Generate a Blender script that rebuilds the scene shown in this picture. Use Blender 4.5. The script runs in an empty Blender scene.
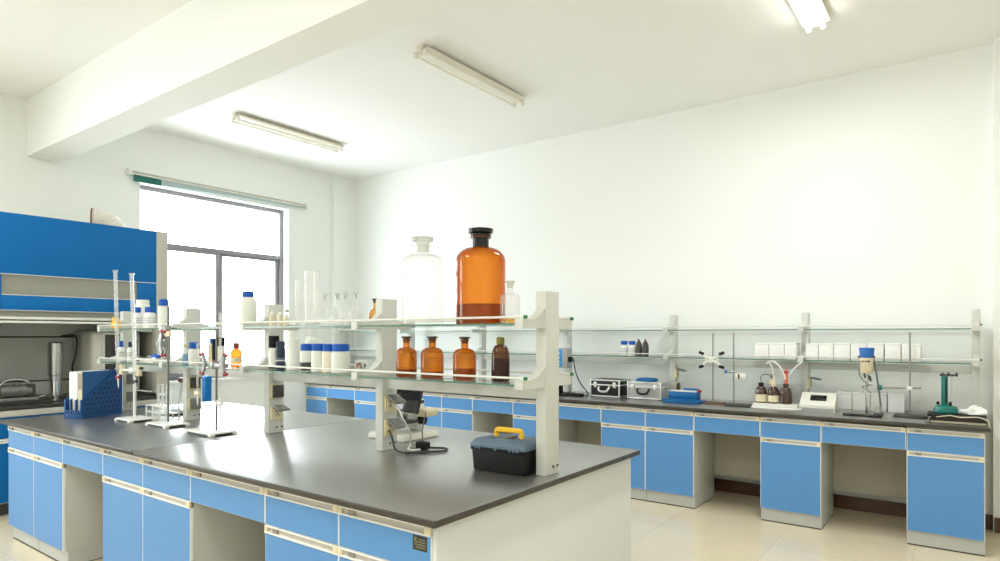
import bpy, bmesh, math, random
from mathutils import Vector, Matrix
random.seed(7)
PI = math.pi
scene = bpy.context.scene
col = scene.collection

# ------------------------------------------------------------------ materials
def lin(c):
    return tuple((x / 12.92 if x <= 0.04045 else ((x + 0.055) / 1.055) ** 2.4) for x in c)
def rgb(r, g, b):
    return lin((r / 255, g / 255, b / 255)) + (1.0,)

def mat(name, c, rough=0.5, metal=0.0, spec=0.5, var=0.04, scale=6.0, bump=0.0, bscale=60.0,
        coat=0.0, emit=None, estr=0.0, sss=0.0, trans=0.0, alpha=1.0):
    m = bpy.data.materials.new(name); m.use_nodes = True
    nt = m.node_tree; p = nt.nodes['Principled BSDF']
    tc = nt.nodes.new('ShaderNodeTexCoord')
    nz = nt.nodes.new('ShaderNodeTexNoise'); nz.inputs['Scale'].default_value = scale
    nz.inputs['Detail'].default_value = 4
    nt.links.new(tc.outputs['Object'], nz.inputs['Vector'])
    mx = nt.nodes.new('ShaderNodeMix'); mx.data_type = 'RGBA'
    a = tuple(max(0, x * (1 - var)) for x in c[:3]) + (1,)
    b = tuple(min(1, x * (1 + var)) for x in c[:3]) + (1,)
    mx.inputs[6].default_value = a; mx.inputs[7].default_value = b
    nt.links.new(nz.outputs['Fac'], mx.inputs['Factor'])
    nt.links.new(mx.outputs[2], p.inputs['Base Color'])
    p.inputs['Roughness'].default_value = rough
    p.inputs['Metallic'].default_value = metal
    p.inputs['Specular IOR Level'].default_value = spec
    p.inputs['Coat Weight'].default_value = coat
    p.inputs['Coat Roughness'].default_value = 0.08
    if sss:
        p.inputs['Subsurface Weight'].default_value = sss
        p.inputs['Subsurface Radius'].default_value = (0.02, 0.02, 0.02)
    if trans: p.inputs['Transmission Weight'].default_value = trans
    if emit is not None:
        p.inputs['Emission Color'].default_value = emit; p.inputs['Emission Strength'].default_value = estr
    if bump:
        n2 = nt.nodes.new('ShaderNodeTexNoise'); n2.inputs['Scale'].default_value = bscale
        nt.links.new(tc.outputs['Object'], n2.inputs['Vector'])
        bp = nt.nodes.new('ShaderNodeBump'); bp.inputs['Strength'].default_value = bump
        bp.inputs['Distance'].default_value = 0.01
        nt.links.new(n2.outputs['Fac'], bp.inputs['Height'])
        nt.links.new(bp.outputs['Normal'], p.inputs['Normal'])
    return m

def glass(name, face, edge, rough=0.03, milk=0.0, milkc=(0.9, 0.9, 0.88, 1), ior=1.45, blend=0.35):
    """thin-walled coloured glass: tinted transmission that deepens towards grazing walls, plus a fresnel gloss"""
    m = bpy.data.materials.new(name); m.use_nodes = True
    nt = m.node_tree; nt.nodes.clear()
    out = nt.nodes.new('ShaderNodeOutputMaterial')
    lw = nt.nodes.new('ShaderNodeLayerWeight'); lw.inputs['Blend'].default_value = blend
    mx = nt.nodes.new('ShaderNodeMix'); mx.data_type = 'RGBA'
    mx.inputs[6].default_value = face; mx.inputs[7].default_value = edge
    nt.links.new(lw.outputs['Facing'], mx.inputs['Factor'])
    tr = nt.nodes.new('ShaderNodeBsdfTransparent'); nt.links.new(mx.outputs[2], tr.inputs['Color'])
    gl = nt.nodes.new('ShaderNodeBsdfGlossy'); gl.inputs['Roughness'].default_value = rough
    l2 = nt.nodes.new('ShaderNodeLayerWeight'); l2.inputs['Blend'].default_value = 0.5
    pw = nt.nodes.new('ShaderNodeMath'); pw.operation = 'POWER'; pw.inputs[1].default_value = 5.0
    nt.links.new(l2.outputs['Facing'], pw.inputs[0])
    f0 = ((ior - 1) / (ior + 1)) ** 2
    ma = nt.nodes.new('ShaderNodeMath'); ma.operation = 'MULTIPLY_ADD'; ma.inputs[1].default_value = 1 - f0; ma.inputs[2].default_value = f0
    nt.links.new(pw.outputs[0], ma.inputs[0])
    ms = nt.nodes.new('ShaderNodeMixShader')
    nt.links.new(ma.outputs[0], ms.inputs[0])
    base = tr
    if milk:
        df = nt.nodes.new('ShaderNodeBsdfTranslucent'); df.inputs['Color'].default_value = milkc
        d2 = nt.nodes.new('ShaderNodeBsdfDiffuse'); d2.inputs['Color'].default_value = milkc
        mm = nt.nodes.new('ShaderNodeMixShader'); mm.inputs[0].default_value = 0.5
        nt.links.new(df.outputs[0], mm.inputs[1]); nt.links.new(d2.outputs[0], mm.inputs[2])
        m2 = nt.nodes.new('ShaderNodeMixShader'); m2.inputs[0].default_value = milk
        nt.links.new(tr.outputs[0], m2.inputs[1]); nt.links.new(mm.outputs[0], m2.inputs[2])
        base = m2
    nt.links.new(base.outputs[0], ms.inputs[1]); nt.links.new(gl.outputs[0], ms.inputs[2])
    nt.links.new(ms.outputs[0], out.inputs['Surface'])
    return m

M = {}
M['wall'] = mat('wall_paint', rgb(240, 242, 240), 0.85, spec=0.2, var=0.012, scale=1.2, bump=0.03, bscale=180)
M['ceil'] = mat('ceiling_paint', rgb(240, 240, 238), 0.9, spec=0.15, var=0.012, scale=0.9, bump=0.03, bscale=180)
M['reveal'] = mat('window_reveal_paint', rgb(246, 246, 244), 0.8, spec=0.2, var=0.01)
M['blue'] = mat('cabinet_blue_laminate', rgb(91, 147, 206), 0.38, spec=0.35, var=0.015, scale=3)
M['edge'] = mat('white_edge_banding', rgb(238, 238, 236), 0.45, var=0.02)
M['endlit'] = mat('end_laminate_lit', rgb(218, 221, 219), 0.5, spec=0.35, var=0.015, scale=4)  # carcass laminate made paler to imitate stronger light on the end panel
M['carcass'] = mat('grey_white_laminate', rgb(193, 194, 189), 0.5, spec=0.35, var=0.02, scale=4)
M['kneeshade'] = mat('olive_grey_board_shaded', rgb(172, 169, 154), 0.6, spec=0.3, var=0.02)  # olive-grey board, colour darkened to stand in for shade in the knee spaces
M['plinth'] = mat('plinth_grey', rgb(194, 196, 193), 0.5, var=0.02)
M['gasket'] = mat('dark_gasket', rgb(70, 66, 60), 0.6)
M['alu'] = mat('cream_aluminium_handle', rgb(240, 239, 234), 0.4, spec=0.5, var=0.02)
M['groove'] = mat('handle_groove', rgb(196, 190, 182), 0.5, var=0.03)
M['endcap'] = mat('handle_end_cap_beige', rgb(226, 214, 184), 0.5)
M['clip'] = mat('grey_clip', rgb(150, 142, 130), 0.5)
M['top'] = mat('black_phenolic_worktop', rgb(80, 78, 74), 0.33, spec=0.8, var=0.10, scale=5, bump=0.02, bscale=240)
M['topedge'] = mat('worktop_edge', rgb(66, 62, 56), 0.35, spec=0.4, var=0.08)
M['rack'] = mat('rack_powder_coat', rgb(204, 205, 199), 0.42, spec=0.4, var=0.015, scale=5)
M['rail'] = mat('white_rail', rgb(226, 225, 218), 0.35, spec=0.4, var=0.02)
M['green'] = mat('green_end_cap', rgb(20, 110, 70), 0.45)
M['gshelf'] = glass('shelf_glass', (0.985, 0.992, 0.988, 1), (0.88, 0.94, 0.92, 1), 0.02)
M['gedge'] = mat('green_glass_edge', rgb(84, 124, 108), 0.2, spec=0.5, var=0.12, scale=9)
M['pane'] = glass('window_glass', (0.98, 0.99, 0.99, 1), (0.9, 0.95, 0.95, 1), 0.01)
M['winframe'] = mat('grey_window_frame', rgb(140, 138, 142), 0.45, var=0.03)
M['amber'] = glass('amber_glass', (0.94, 0.53, 0.13, 1), (0.42, 0.085, 0.004, 1), 0.03, milk=0.14, milkc=(0.9, 0.30, 0.02, 1), blend=0.45)
M['amberdark'] = glass('small_amber_glass', (0.62, 0.30, 0.07, 1), (0.2, 0.05, 0.004, 1), 0.04, milk=0.2, milkc=(0.6, 0.25, 0.04, 1))
M['amberliq'] = glass('amber_liquid', (0.62, 0.36, 0.22, 1), (0.3, 0.09, 0.03, 1), 0.1, milk=0.15, milkc=(0.32, 0.08, 0.02, 1))
M['amberpale'] = glass('pale_amber_glass', (0.99, 0.74, 0.34, 1), (0.7, 0.3, 0.06, 1), 0.03, milk=0.12, milkc=(0.9, 0.45, 0.06, 1))
M['brown'] = glass('dark_brown_glass', (0.52, 0.30, 0.16, 1), (0.10, 0.04, 0.02, 1), 0.04, milk=0.1, milkc=(0.10, 0.05, 0.03, 1))
M['brownsolid'] = mat('dark_brown_bottle', rgb(66, 40, 28), 0.12, spec=0.6, coat=0.4, var=0.15)
M['clear'] = glass('clear_glass', (0.985, 0.99, 0.985, 1), (0.93, 0.93, 0.91, 1), 0.03, milk=0.16)
M['milky'] = glass('frosted_clear_glass', (0.995, 0.995, 0.99, 1), (0.74, 0.72, 0.65, 1), 0.05, milk=0.16, milkc=(0.96, 0.96, 0.94, 1), blend=0.12)
M['yliq'] = glass('yellow_liquid', (0.98, 0.75, 0.15, 1), (0.85, 0.5, 0.05, 1), 0.1, milk=0.25, milkc=(0.9, 0.6, 0.05, 1))
M['blackglass'] = mat('black_stopper', rgb(20, 19, 18), 0.25, spec=0.4)
M['browncap'] = mat('brown_stopper', rgb(62, 40, 28), 0.2, spec=0.6, coat=0.4)
M['frost'] = glass('ground_glass_stopper', (0.93, 0.93, 0.89, 1), (0.55, 0.55, 0.48, 1), 0.2, milk=0.30, milkc=(0.72, 0.72, 0.65, 1))
M['wplastic'] = mat('white_hdpe', rgb(236, 236, 230), 0.45, spec=0.4, var=0.02, sss=0.15)
M['tplastic'] = mat('translucent_plastic', rgb(226, 228, 220), 0.4, spec=0.4, var=0.02, sss=0.3)
M['cream'] = mat('cream_plastic', rgb(222, 210, 178), 0.45, var=0.03)
M['palecream'] = mat('pale_cream_plastic', rgb(230, 224, 206), 0.45, var=0.02)
M['creamlab'] = mat('cream_label', rgb(222, 212, 180), 0.7, var=0.05, scale=40)
M['label'] = mat('white_label', rgb(232, 232, 230), 0.7, var=0.03)
M['labelink'] = mat('label_ink', rgb(120, 124, 130), 0.7)
M['bcap'] = mat('blue_cap', rgb(18, 88, 184), 0.4, spec=0.4, var=0.06)
M['black'] = mat('black_plastic', rgb(22, 22, 22), 0.55, spec=0.25, var=0.06)
M['blackgloss'] = mat('black_gloss', rgb(16, 16, 18), 0.12, spec=0.6, var=0.05)
M['dgrey'] = mat('dark_grey_plastic', rgb(66, 64, 60), 0.4, var=0.06)
M['navy'] = mat('navy_plastic', rgb(28, 44, 70), 0.35, var=0.06)
M['red'] = mat('red_rubber', rgb(150, 34, 40), 0.5, var=0.05)
M['redcap'] = mat('red_brown_cap', rgb(140, 62, 56), 0.5)
M['olive'] = mat('olive_cap', rgb(124, 116, 44), 0.5)
M['yellow'] = mat('yellow_plastic', rgb(240, 190, 20), 0.4, spec=0.5, var=0.04)
M['lidgrey'] = mat('blue_grey_lid', rgb(92, 110, 126), 0.45, spec=0.4, var=0.04)
M['toolblack'] = mat('toolbox_black', rgb(22, 22, 22), 0.55, spec=0.25, var=0.05, bump=0.05, bscale=200)
M['socket'] = mat('beige_socket', rgb(228, 216, 172), 0.4, var=0.02)
M['cover'] = mat('grey_flap_cover', rgb(112, 112, 108), 0.3, spec=0.5, var=0.04)
M['steel'] = mat('stainless_steel', rgb(196, 196, 194), 0.24, metal=1.0, var=0.05)
M['chrome'] = mat('chrome', rgb(222, 222, 222), 0.1, metal=1.0, var=0.02)
M['casting'] = mat('grey_cast_metal', rgb(150, 150, 146), 0.4, metal=0.6, var=0.08)
M['rodgrey'] = mat('dull_steel_rod', rgb(118, 118, 116), 0.4, metal=0.4, var=0.04)
M['whitepaint'] = mat('white_painted_metal', rgb(226, 226, 222), 0.35, spec=0.5, var=0.02)
M['hoodblue'] = mat('fume_hood_blue', rgb(0, 106, 178), 0.5, spec=0.25, var=0.03, scale=2)
M['hoodgrey'] = mat('fume_hood_grey', rgb(192, 190, 180), 0.45, spec=0.4, var=0.02)
M['liner'] = mat('hood_liner_grey', rgb(222, 223, 214), 0.5, spec=0.3, var=0.03)
M['lampglass'] = mat('hood_lamp_panel', rgb(152, 152, 142), 0.3, spec=0.5, var=0.03)
M['darktop'] = mat('hood_dark_worktop', rgb(52, 51, 48), 0.35, var=0.12)
M['duct'] = mat('white_duct', rgb(228, 224, 214), 0.5, var=0.03)
M['ductring'] = mat('brown_duct_ring', rgb(112, 70, 44), 0.5)
M['filebox'] = mat('blue_file_plastic', rgb(20, 76, 134), 0.4, spec=0.35, var=0.05)
M['filedark'] = mat('dark_blue_hole', rgb(10, 46, 88), 0.5)
M['paper'] = mat('paper_white', rgb(236, 236, 234), 0.8, var=0.02)
M['beige'] = mat('beige_card', rgb(206, 202, 178), 0.7, var=0.03)
M['binder'] = mat('blue_binder', rgb(34, 88, 146), 0.4, var=0.03)
M['teal'] = mat('teal_enamel', rgb(0, 116, 108), 0.3, spec=0.5, coat=0.3, var=0.05)
M['instblue'] = mat('instrument_blue', rgb(4, 96, 158), 0.4, spec=0.4, var=0.05)
M['padblue'] = mat('keypad_blue', rgb(60, 140, 206), 0.4, var=0.03)
M['padblue2'] = mat('blue_lid', rgb(30, 104, 180), 0.45, var=0.04)
M['grey'] = mat('instrument_grey', rgb(160, 162, 162), 0.42, var=0.03)
M['offwhite'] = mat('instrument_off_white', rgb(222, 221, 212), 0.42, var=0.02)
M['orange'] = mat('orange_tube', rgb(226, 120, 92), 0.35, var=0.05)
M['tube'] = mat('white_tubing', rgb(228, 228, 222), 0.35, var=0.02)
M['cable'] = mat('black_cable', rgb(30, 30, 30), 0.5)
M['gcable'] = mat('grey_cable', rgb(92, 92, 90), 0.5)
M['wood'] = mat('brown_wood', rgb(112, 82, 62), 0.5, var=0.2, scale=20)
M['leather'] = mat('dark_brown_cover', rgb(58, 42, 38), 0.45, var=0.12)
M['cloth'] = mat('white_cloth', rgb(238, 238, 236), 0.9, var=0.02)
M['bluel'] = glass('blue_liquid_plastic', (0.5, 0.74, 0.9, 1), (0.3, 0.55, 0.8, 1), 0.2, milk=0.5, milkc=(0.35, 0.6, 0.8, 1))
M['rubber'] = mat('dark_base_iron', rgb(44, 42, 40), 0.4, spec=0.5)
M['brownbase'] = mat('rusty_brown_base', rgb(96, 70, 54), 0.5, var=0.15, scale=20)
M['silvercase'] = mat('silver_case_panel', rgb(176, 176, 174), 0.45, metal=0.3, var=0.05, scale=80)
M['blackcase'] = mat('black_case_panel', rgb(26, 26, 26), 0.5, var=0.1, scale=80)
M['casealu'] = mat('case_aluminium_edge', rgb(222, 222, 218), 0.3, metal=0.7)
M['basebd'] = mat('brown_skirting_tile', rgb(92, 60, 44), 0.25, spec=0.5, var=0.3, scale=14)
M['tealfab'] = mat('teal_print_fabric', rgb(40, 110, 100), 0.8, var=0.95, scale=70)
M['palefab'] = mat('pale_grey_green_fabric', rgb(172, 190, 190), 0.8, var=0.05)
M['lightbody'] = mat('light_fitting_white', rgb(230, 226, 212), 0.4, var=0.02)
M['tubeoff'] = mat('fluorescent_tube', rgb(246, 244, 238), 0.3, var=0.01)
M['tubeon'] = mat('fluorescent_tube_lit', rgb(250, 250, 246), 0.3, emit=(1, 0.985, 0.95, 1), estr=6.0)
M['ink'] = mat('black_print', rgb(40, 40, 42), 0.7)
M['redink'] = mat('red_print', rgb(206, 54, 40), 0.7)
M['plate'] = mat('dark_label_plate', rgb(52, 52, 42), 0.35, metal=0.2, var=0.15, scale=60)
M['plateink'] = mat('label_plate_lines', rgb(128, 124, 98), 0.5)

p = M['top'].node_tree.nodes['Principled BSDF']; p.inputs['IOR'].default_value = 2.0
p.inputs['Coat Weight'].default_value = 1.0; p.inputs['Coat IOR'].default_value = 1.9; p.inputs['Coat Roughness'].default_value = 0.30
# tiled floor
def floor_mat():
    m = bpy.data.materials.new('cream_polished_floor_tiles'); m.use_nodes = True
    nt = m.node_tree; p = nt.nodes['Principled BSDF']
    tc = nt.nodes.new('ShaderNodeTexCoord'); mp = nt.nodes.new('ShaderNodeMapping')
    mp.inputs['Location'].default_value = (0.30, 0.15, 0)
    nt.links.new(tc.outputs['Object'], mp.inputs['Vector'])
    br = nt.nodes.new('ShaderNodeTexBrick'); br.offset = 0.0; br.inputs['Scale'].default_value = 1.0
    br.inputs['Brick Width'].default_value = 0.8; br.inputs['Row Height'].default_value = 0.8
    br.inputs['Mortar Size'].default_value = 0.0025; br.inputs['Mortar Smooth'].default_value = 0.2
    br.inputs['Color1'].default_value = rgb(230, 216, 188); br.inputs['Color2'].default_value = rgb(233, 220, 193)
    br.inputs['Mortar'].default_value = rgb(206, 193, 168)
    nt.links.new(mp.outputs[0], br.inputs['Vector'])
    nz = nt.nodes.new('ShaderNodeTexNoise'); nz.inputs['Scale'].default_value = 5; nz.inputs['Detail'].default_value = 6
    nt.links.new(tc.outputs['Object'], nz.inputs['Vector'])
    mx = nt.nodes.new('ShaderNodeMix'); mx.data_type = 'RGBA'; mx.blend_type = 'MULTIPLY'
    mx.inputs['Factor'].default_value = 0.12
    nt.links.new(br.outputs['Color'], mx.inputs[6]); nt.links.new(nz.outputs['Color'], mx.inputs[7])
    nt.links.new(mx.outputs[2], p.inputs['Base Color'])
    p.inputs['Roughness'].default_value = 0.07; p.inputs['Specular IOR Level'].default_value = 0.5
    return m
M['floor'] = floor_mat()

# ------------------------------------------------------------------ mesh builder
class MB:
    def __init__(s): s.bm = bmesh.new(); s.mats = []
    def mi(s, m):
        m = M[m]
        if m not in s.mats: s.mats.append(m)
        return s.mats.index(m)
    def _fin(s, faces, m, T=None, verts=None):
        i = s.mi(m)
        for f in faces: f.material_index = i
        if T is not None and verts: bmesh.ops.transform(s.bm, matrix=T, verts=verts)
    def box(s, x0, x1, y0, y1, z0, z1, m, bev=0.0, T=None, seg=2):
        if x0 > x1: x0, x1 = x1, x0
        if y0 > y1: y0, y1 = y1, y0
        r = bmesh.ops.create_cube(s.bm, size=1.0)
        vs = r['verts']
        for v in vs:
            v.co = Vector((x0 if v.co.x < 0 else x1, y0 if v.co.y < 0 else y1, z0 if v.co.z < 0 else z1))
        fs = list({f for v in vs for f in v.link_faces})
        i = s.mi(m)
        for f in fs: f.material_index = i
        if bev:
            es = list({e for v in vs for e in v.link_edges})
            r = bmesh.ops.bevel(s.bm, geom=es, offset=bev, segments=seg, affect='EDGES', profile=0.5)
            vs = list({v for f in r['faces'] for v in f.verts} | {v for v in vs if v.is_valid})
            for f in r['faces']: f.material_index = i
        if T is not None: bmesh.ops.transform(s.bm, matrix=T, verts=[v for v in vs if v.is_valid])
        return s
    def frustum(s, x0, x1, y0, y1, z0, z1, ix, iy, m, bev=0.0, T=None):
        """box whose top is inset by ix, iy (negative widens)"""
        r = bmesh.ops.create_cube(s.bm, size=1.0); vs = r['verts']
        for v in vs:
            t = v.co.z > 0
            v.co = Vector(((x0 + (ix if t else 0)) if v.co.x < 0 else (x1 - (ix if t else 0)),
                           (y0 + (iy if t else 0)) if v.co.y < 0 else (y1 - (iy if t else 0)), z1 if t else z0))
        i = s.mi(m)
        for f in {f for v in vs for f in v.link_faces}: f.material_index = i
        if bev:
            es = list({e for v in vs for e in v.link_edges})
            r = bmesh.ops.bevel(s.bm, geom=es, offset=bev, segments=2, affect='EDGES', profile=0.5)
            vs = list({v for f in r['faces'] for v in f.verts} | {v for v in vs if v.is_valid})
            for f in r['faces']: f.material_index = i
        if T is not None: bmesh.ops.transform(s.bm, matrix=T, verts=[v for v in vs if v.is_valid])
        return s
    def lathe(s, prof, m, c=(0, 0, 0), seg=28, T=None, mfun=None):
        rings = []; allv = []
        for r, z in prof:
            if r < 1e-6: ring = [s.bm.verts.new((c[0], c[1], c[2] + z))]
            else: ring = [s.bm.verts.new((c[0] + r * math.cos(2 * PI * k / seg), c[1] + r * math.sin(2 * PI * k / seg), c[2] + z)) for k in range(seg)]
            rings.append(ring); allv += ring
        fs = []
        for j, (a, b) in enumerate(zip(rings, rings[1:])):
            mj = s.mi(mfun(j)) if mfun else s.mi(m)
            for k in range(seg):
                k2 = (k + 1) % seg
                if len(a) == 1 and len(b) == 1: continue
                if len(a) == 1: f = s.bm.faces.new((a[0], b[k2], b[k]))
                elif len(b) == 1: f = s.bm.faces.new((a[k], a[k2], b[0]))
                else: f = s.bm.faces.new((a[k], a[k2], b[k2], b[k]))
                f.material_index = mj
        if T is not None: bmesh.ops.transform(s.bm, matrix=T, verts=allv)
        return s
    def tube(s, pts, r, m, seg=8, smooth=0, closed=False):
        pts = [Vector(p) for p in pts]
        for _ in range(smooth):
            q = [pts[0]]
            for a, b in zip(pts, pts[1:]): q += [a.lerp(b, .25), a.lerp(b, .75)]
            q.append(pts[-1]); pts = q
        rs = r if isinstance(r, (list, tuple)) else [r] * len(pts)
        if len(rs) != len(pts): rs = [rs[0] + (rs[-1] - rs[0]) * i / (len(pts) - 1) for i in range(len(pts))]
        rings = []; n = None
        for i, p in enumerate(pts):
            t = (pts[min(i + 1, len(pts) - 1)] - pts[max(i - 1, 0)])
            t = t.normalized() if t.length > 1e-9 else Vector((0, 0, 1))
            if n is None:
                n = t.orthogonal().normalized()
            else:
                n = (n - t * n.dot(t)); n = n.normalized() if n.length > 1e-6 else t.orthogonal().normalized()
            b = t.cross(n)
            rings.append([s.bm.verts.new(p + (n * math.cos(2 * PI * k / seg) + b * math.sin(2 * PI * k / seg)) * rs[i]) for k in range(seg)])
        i = s.mi(m)
        for a, b in zip(rings, rings[1:]):
            for k in range(seg):
                f = s.bm.faces.new((a[k], a[(k + 1) % seg], b[(k + 1) % seg], b[k])); f.material_index = i
        for ring in (rings[0][::-1], rings[-1]):
            f = s.bm.faces.new(ring); f.material_index = i
        return s
    def prism(s, poly, axis, a0, a1, m, T=None):
        """poly: 2-D points; axis 'x': (y,z) swept in x; 'y': (x,z); 'z': (x,y)"""
        def mk(p, a):
            return {'x': (a, p[0], p[1]), 'y': (p[0], a, p[1]), 'z': (p[0], p[1], a)}[axis]
        A = [s.bm.verts.new(mk(p, a0)) for p in poly]; B = [s.bm.verts.new(mk(p, a1)) for p in poly]
        i = s.mi(m); n = len(poly); fs = []
        for k in range(n): fs.append(s.bm.faces.new((A[k], A[(k + 1) % n], B[(k + 1) % n], B[k])))
        fs.append(s.bm.faces.new(A[::-1])); fs.append(s.bm.faces.new(B))
        for f in fs: f.material_index = i
        if T is not None: bmesh.ops.transform(s.bm, matrix=T, verts=A + B)
        return s
    def build(s, name, parent=None, loc=None, angle=32):
        bmesh.ops.recalc_face_normals(s.bm, faces=s.bm.faces)
        me = bpy.data.meshes.new(name); s.bm.to_mesh(me); s.bm.free()
        for m in s.mats: me.materials.append(m)
        me.shade_smooth(); me.set_sharp_from_angle(angle=math.radians(angle))
        o = bpy.data.objects.new(name, me); col.objects.link(o)
        if parent is not None: o.parent = parent
        if loc is not None: o.location = loc
        return o

def thing(name, label, cat, loc=(0, 0, 0), rz=0.0, group=None):
    o = bpy.data.objects.new(name, None); col.objects.link(o)
    o.empty_display_size = 0.05
    o.location = loc; o.rotation_euler = (0, 0, rz)
    o['label'] = label; o['category'] = cat
    if group: o['group'] = group
    return o
def tag(o, label, cat, group=None):
    o['label'] = label; o['category'] = cat
    if group: o['group'] = group
    return o
def struct(mb, name):
    o = mb.build(name); o['kind'] = 'structure'; return o
def copy_tree(o, label=None, loc=None, rz=None, parent=None):
    c = o.copy(); col.objects.link(c)
    if parent is not None: c.parent = parent
    if label: c['label'] = label
    if loc is not None: c.location = loc
    if rz is not None: c.rotation_euler = (0, 0, rz)
    for ch in list(o.children): copy_tree(ch, parent=c)
    return c
def Rz(a, p=(0, 0, 0)):
    return Matrix.Translation(p) @ Matrix.Rotation(a, 4, 'Z') @ Matrix.Translation(-Vector(p))
def Ry(a, p=(0, 0, 0)):
    return Matrix.Translation(p) @ Matrix.Rotation(a, 4, 'Y') @ Matrix.Translation(-Vector(p))
def Rx(a, p=(0, 0, 0)):
    return Matrix.Translation(p) @ Matrix.Rotation(a, 4, 'X') @ Matrix.Translation(-Vector(p))

# ------------------------------------------------------------------ room
XL, XR, YB, YF, ZC = -7.0, 3.2, 6.0, -4.0, 3.62
T = 0.24
struct(MB().box(XL - T, XR + T, YF - T, YB + T, -0.12, 0, 'floor'), 'floor')
struct(MB().box(XL - T, XR + T, YF - T, YB + T, ZC, ZC + 0.15, 'ceil'), 'ceiling')
struct(MB().box(XL - T, XR + T, YB, YB + T, 0, ZC, 'wall'), 'wall_back')
def wall_x(name, x0, x1, ops):
    """wall in the YZ plane with window openings (y0,y1,z0,z1)"""
    mb = MB(); y = YF
    for (a, b, z0, z1) in ops:
        mb.box(x0, x1, y, a, 0, ZC, 'wall'); mb.box(x0, x1, a, b, 0, z0, 'wall'); mb.box(x0, x1, a, b, z1, ZC, 'wall'); y = b
    mb.box(x0, x1, y, YB, 0, ZC, 'wall'); return struct(mb, name)
def wall_y(name, y0, y1, ops):
    mb = MB(); x = XL
    for (a, b, z0, z1) in ops:
        mb.box(x, a, y0, y1, 0, ZC, 'wall'); mb.box(a, b, y0, y1, 0, z0, 'wall'); mb.box(a, b, y0, y1, z1, ZC, 'wall'); x = b
    mb.box(x, XR, y0, y1, 0, ZC, 'wall'); return struct(mb, name)
W1 = (3.14, 4.95, 0.95, 3.05)
W2 = (-1.4, 0.5, 0.95, 3.05)
wall_x('wall_left', XL - T, XL, [W2, W1])
WR = []
wall_x('wall_right', XR, XR + T, WR)
WF = []
wall_y('wall_front', YF - T, YF, WF)
struct(MB().box(XL, XR, 2.143, 2.41, 3.10, ZC, 'wall'), 'ceiling_beam')
struct(MB().box(XL, XL + 0.06, 5.63, YB, 0, ZC, 'wall'), 'wall_pillar')
struct(MB().box(0.137, 0.75, 5.93, YB, 0, ZC, 'wall'), 'wall_pillar')
struct(MB().box(0.145, 0.75, 5.918, 5.93, 0, 0.11, 'basebd'), 'baseboard_pillar')
struct(MB().box(XL, 0.137, 5.988, YB, 0, 0.11, 'basebd'), 'baseboard_back')

def window_x(name, xin, W, mull):
    y0, y1, z0, z1 = W
    fr = MB(); xa, xb = xin - 0.17, xin - 0.12
    w = 0.045
    for (a, b, c, d) in ((y0, y0 + w, z0, z1), (y1 - w, y1, z0, z1), (y0 + w, y1 - w, z1 - w, z1), (y0 + w, y1 - w, z0, z0 + w),
                         (y0 + w, y1 - w, 2.415, 2.462)):
        fr.box(xa, xb, a, b, c, d, 'winframe', 0.004)
    root = fr.build(name); root['kind'] = 'structure'
    s = MB()   # the two sliding sashes below the transom
    for (a, b, x) in ((y0 + w, mull + 0.015, xa + 0.026), (mull + 0.01, y1 - w, xa + 0.002)):
        for (p, q, c, d) in ((a, a + .05, z0 + w, 2.42), (b - .05, b, z0 + w, 2.42), (a + .04, b - .04, z0 + w, z0 + w + .04), (a + .04, b - .04, 2.385, 2.42)):
            s.box(x, x + 0.022, p, q, c, d, 'winframe', 0.003)
    s.build('window_sash', root)
    g = MB()
    g.box(xa + .022, xa + .026, y0 + w, y1 - w, 2.458, z1 - w, 'pane')
    g.box(xa + .035, xa + .039, y0 + w + .04, mull - .02, z0 + w + .04, 2.385, 'pane')
    g.box(xa + .010, xa + .014, mull + .028, y1 - w - .04, z0 + w + .04, 2.385, 'pane')
    g.build('window_pane', root)
    MB().box(xin - 0.12, xin + 0.03, y0, y1, z0 - 0.03, z0, 'reveal', 0.004).build('window_sill', root)
window_x('window_1', XL, W1, 4.08)
window_x('window_2', XL, W2, -0.45)

# venetian/roller head rail with rolled printed blind above the window
rl = thing('window_blind', 'long pale head rail above the window with a teal printed strip hanging at its end', 'blind', (XL + 0.005, 3.0, 3.1))
b = MB().box(0.004, 0.05, 0.01, 2.2, 0.012, 0.03, 'rail', 0.005); b.box(0.004, 0.06, 0.01, 2.2, 0.036, 0.052, 'rail', 0.005); b.box(0.0, 0.08, 0, 0.03, 0.0, 0.07, 'alu', 0.006); b.box(0.0, 0.08, 2.18, 2.21, 0.0, 0.07, 'alu', 0.006)
b.build('head_rail', rl)
b = MB().prism([(0.06, 0.01), (0.34, 0.01), (0.34, -0.055), (0.06, -0.055)], 'x', 0.03, 0.036, 'tealfab')
b.build('printed_strip', rl)
b = MB().prism([(0.34, 0.01), (2.17, 0.01), (2.17, -0.005), (1.1, -0.025), (0.34, -0.05)], 'x', 0.03, 0.036, 'palefab'); b.build('fabric', rl)

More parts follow.
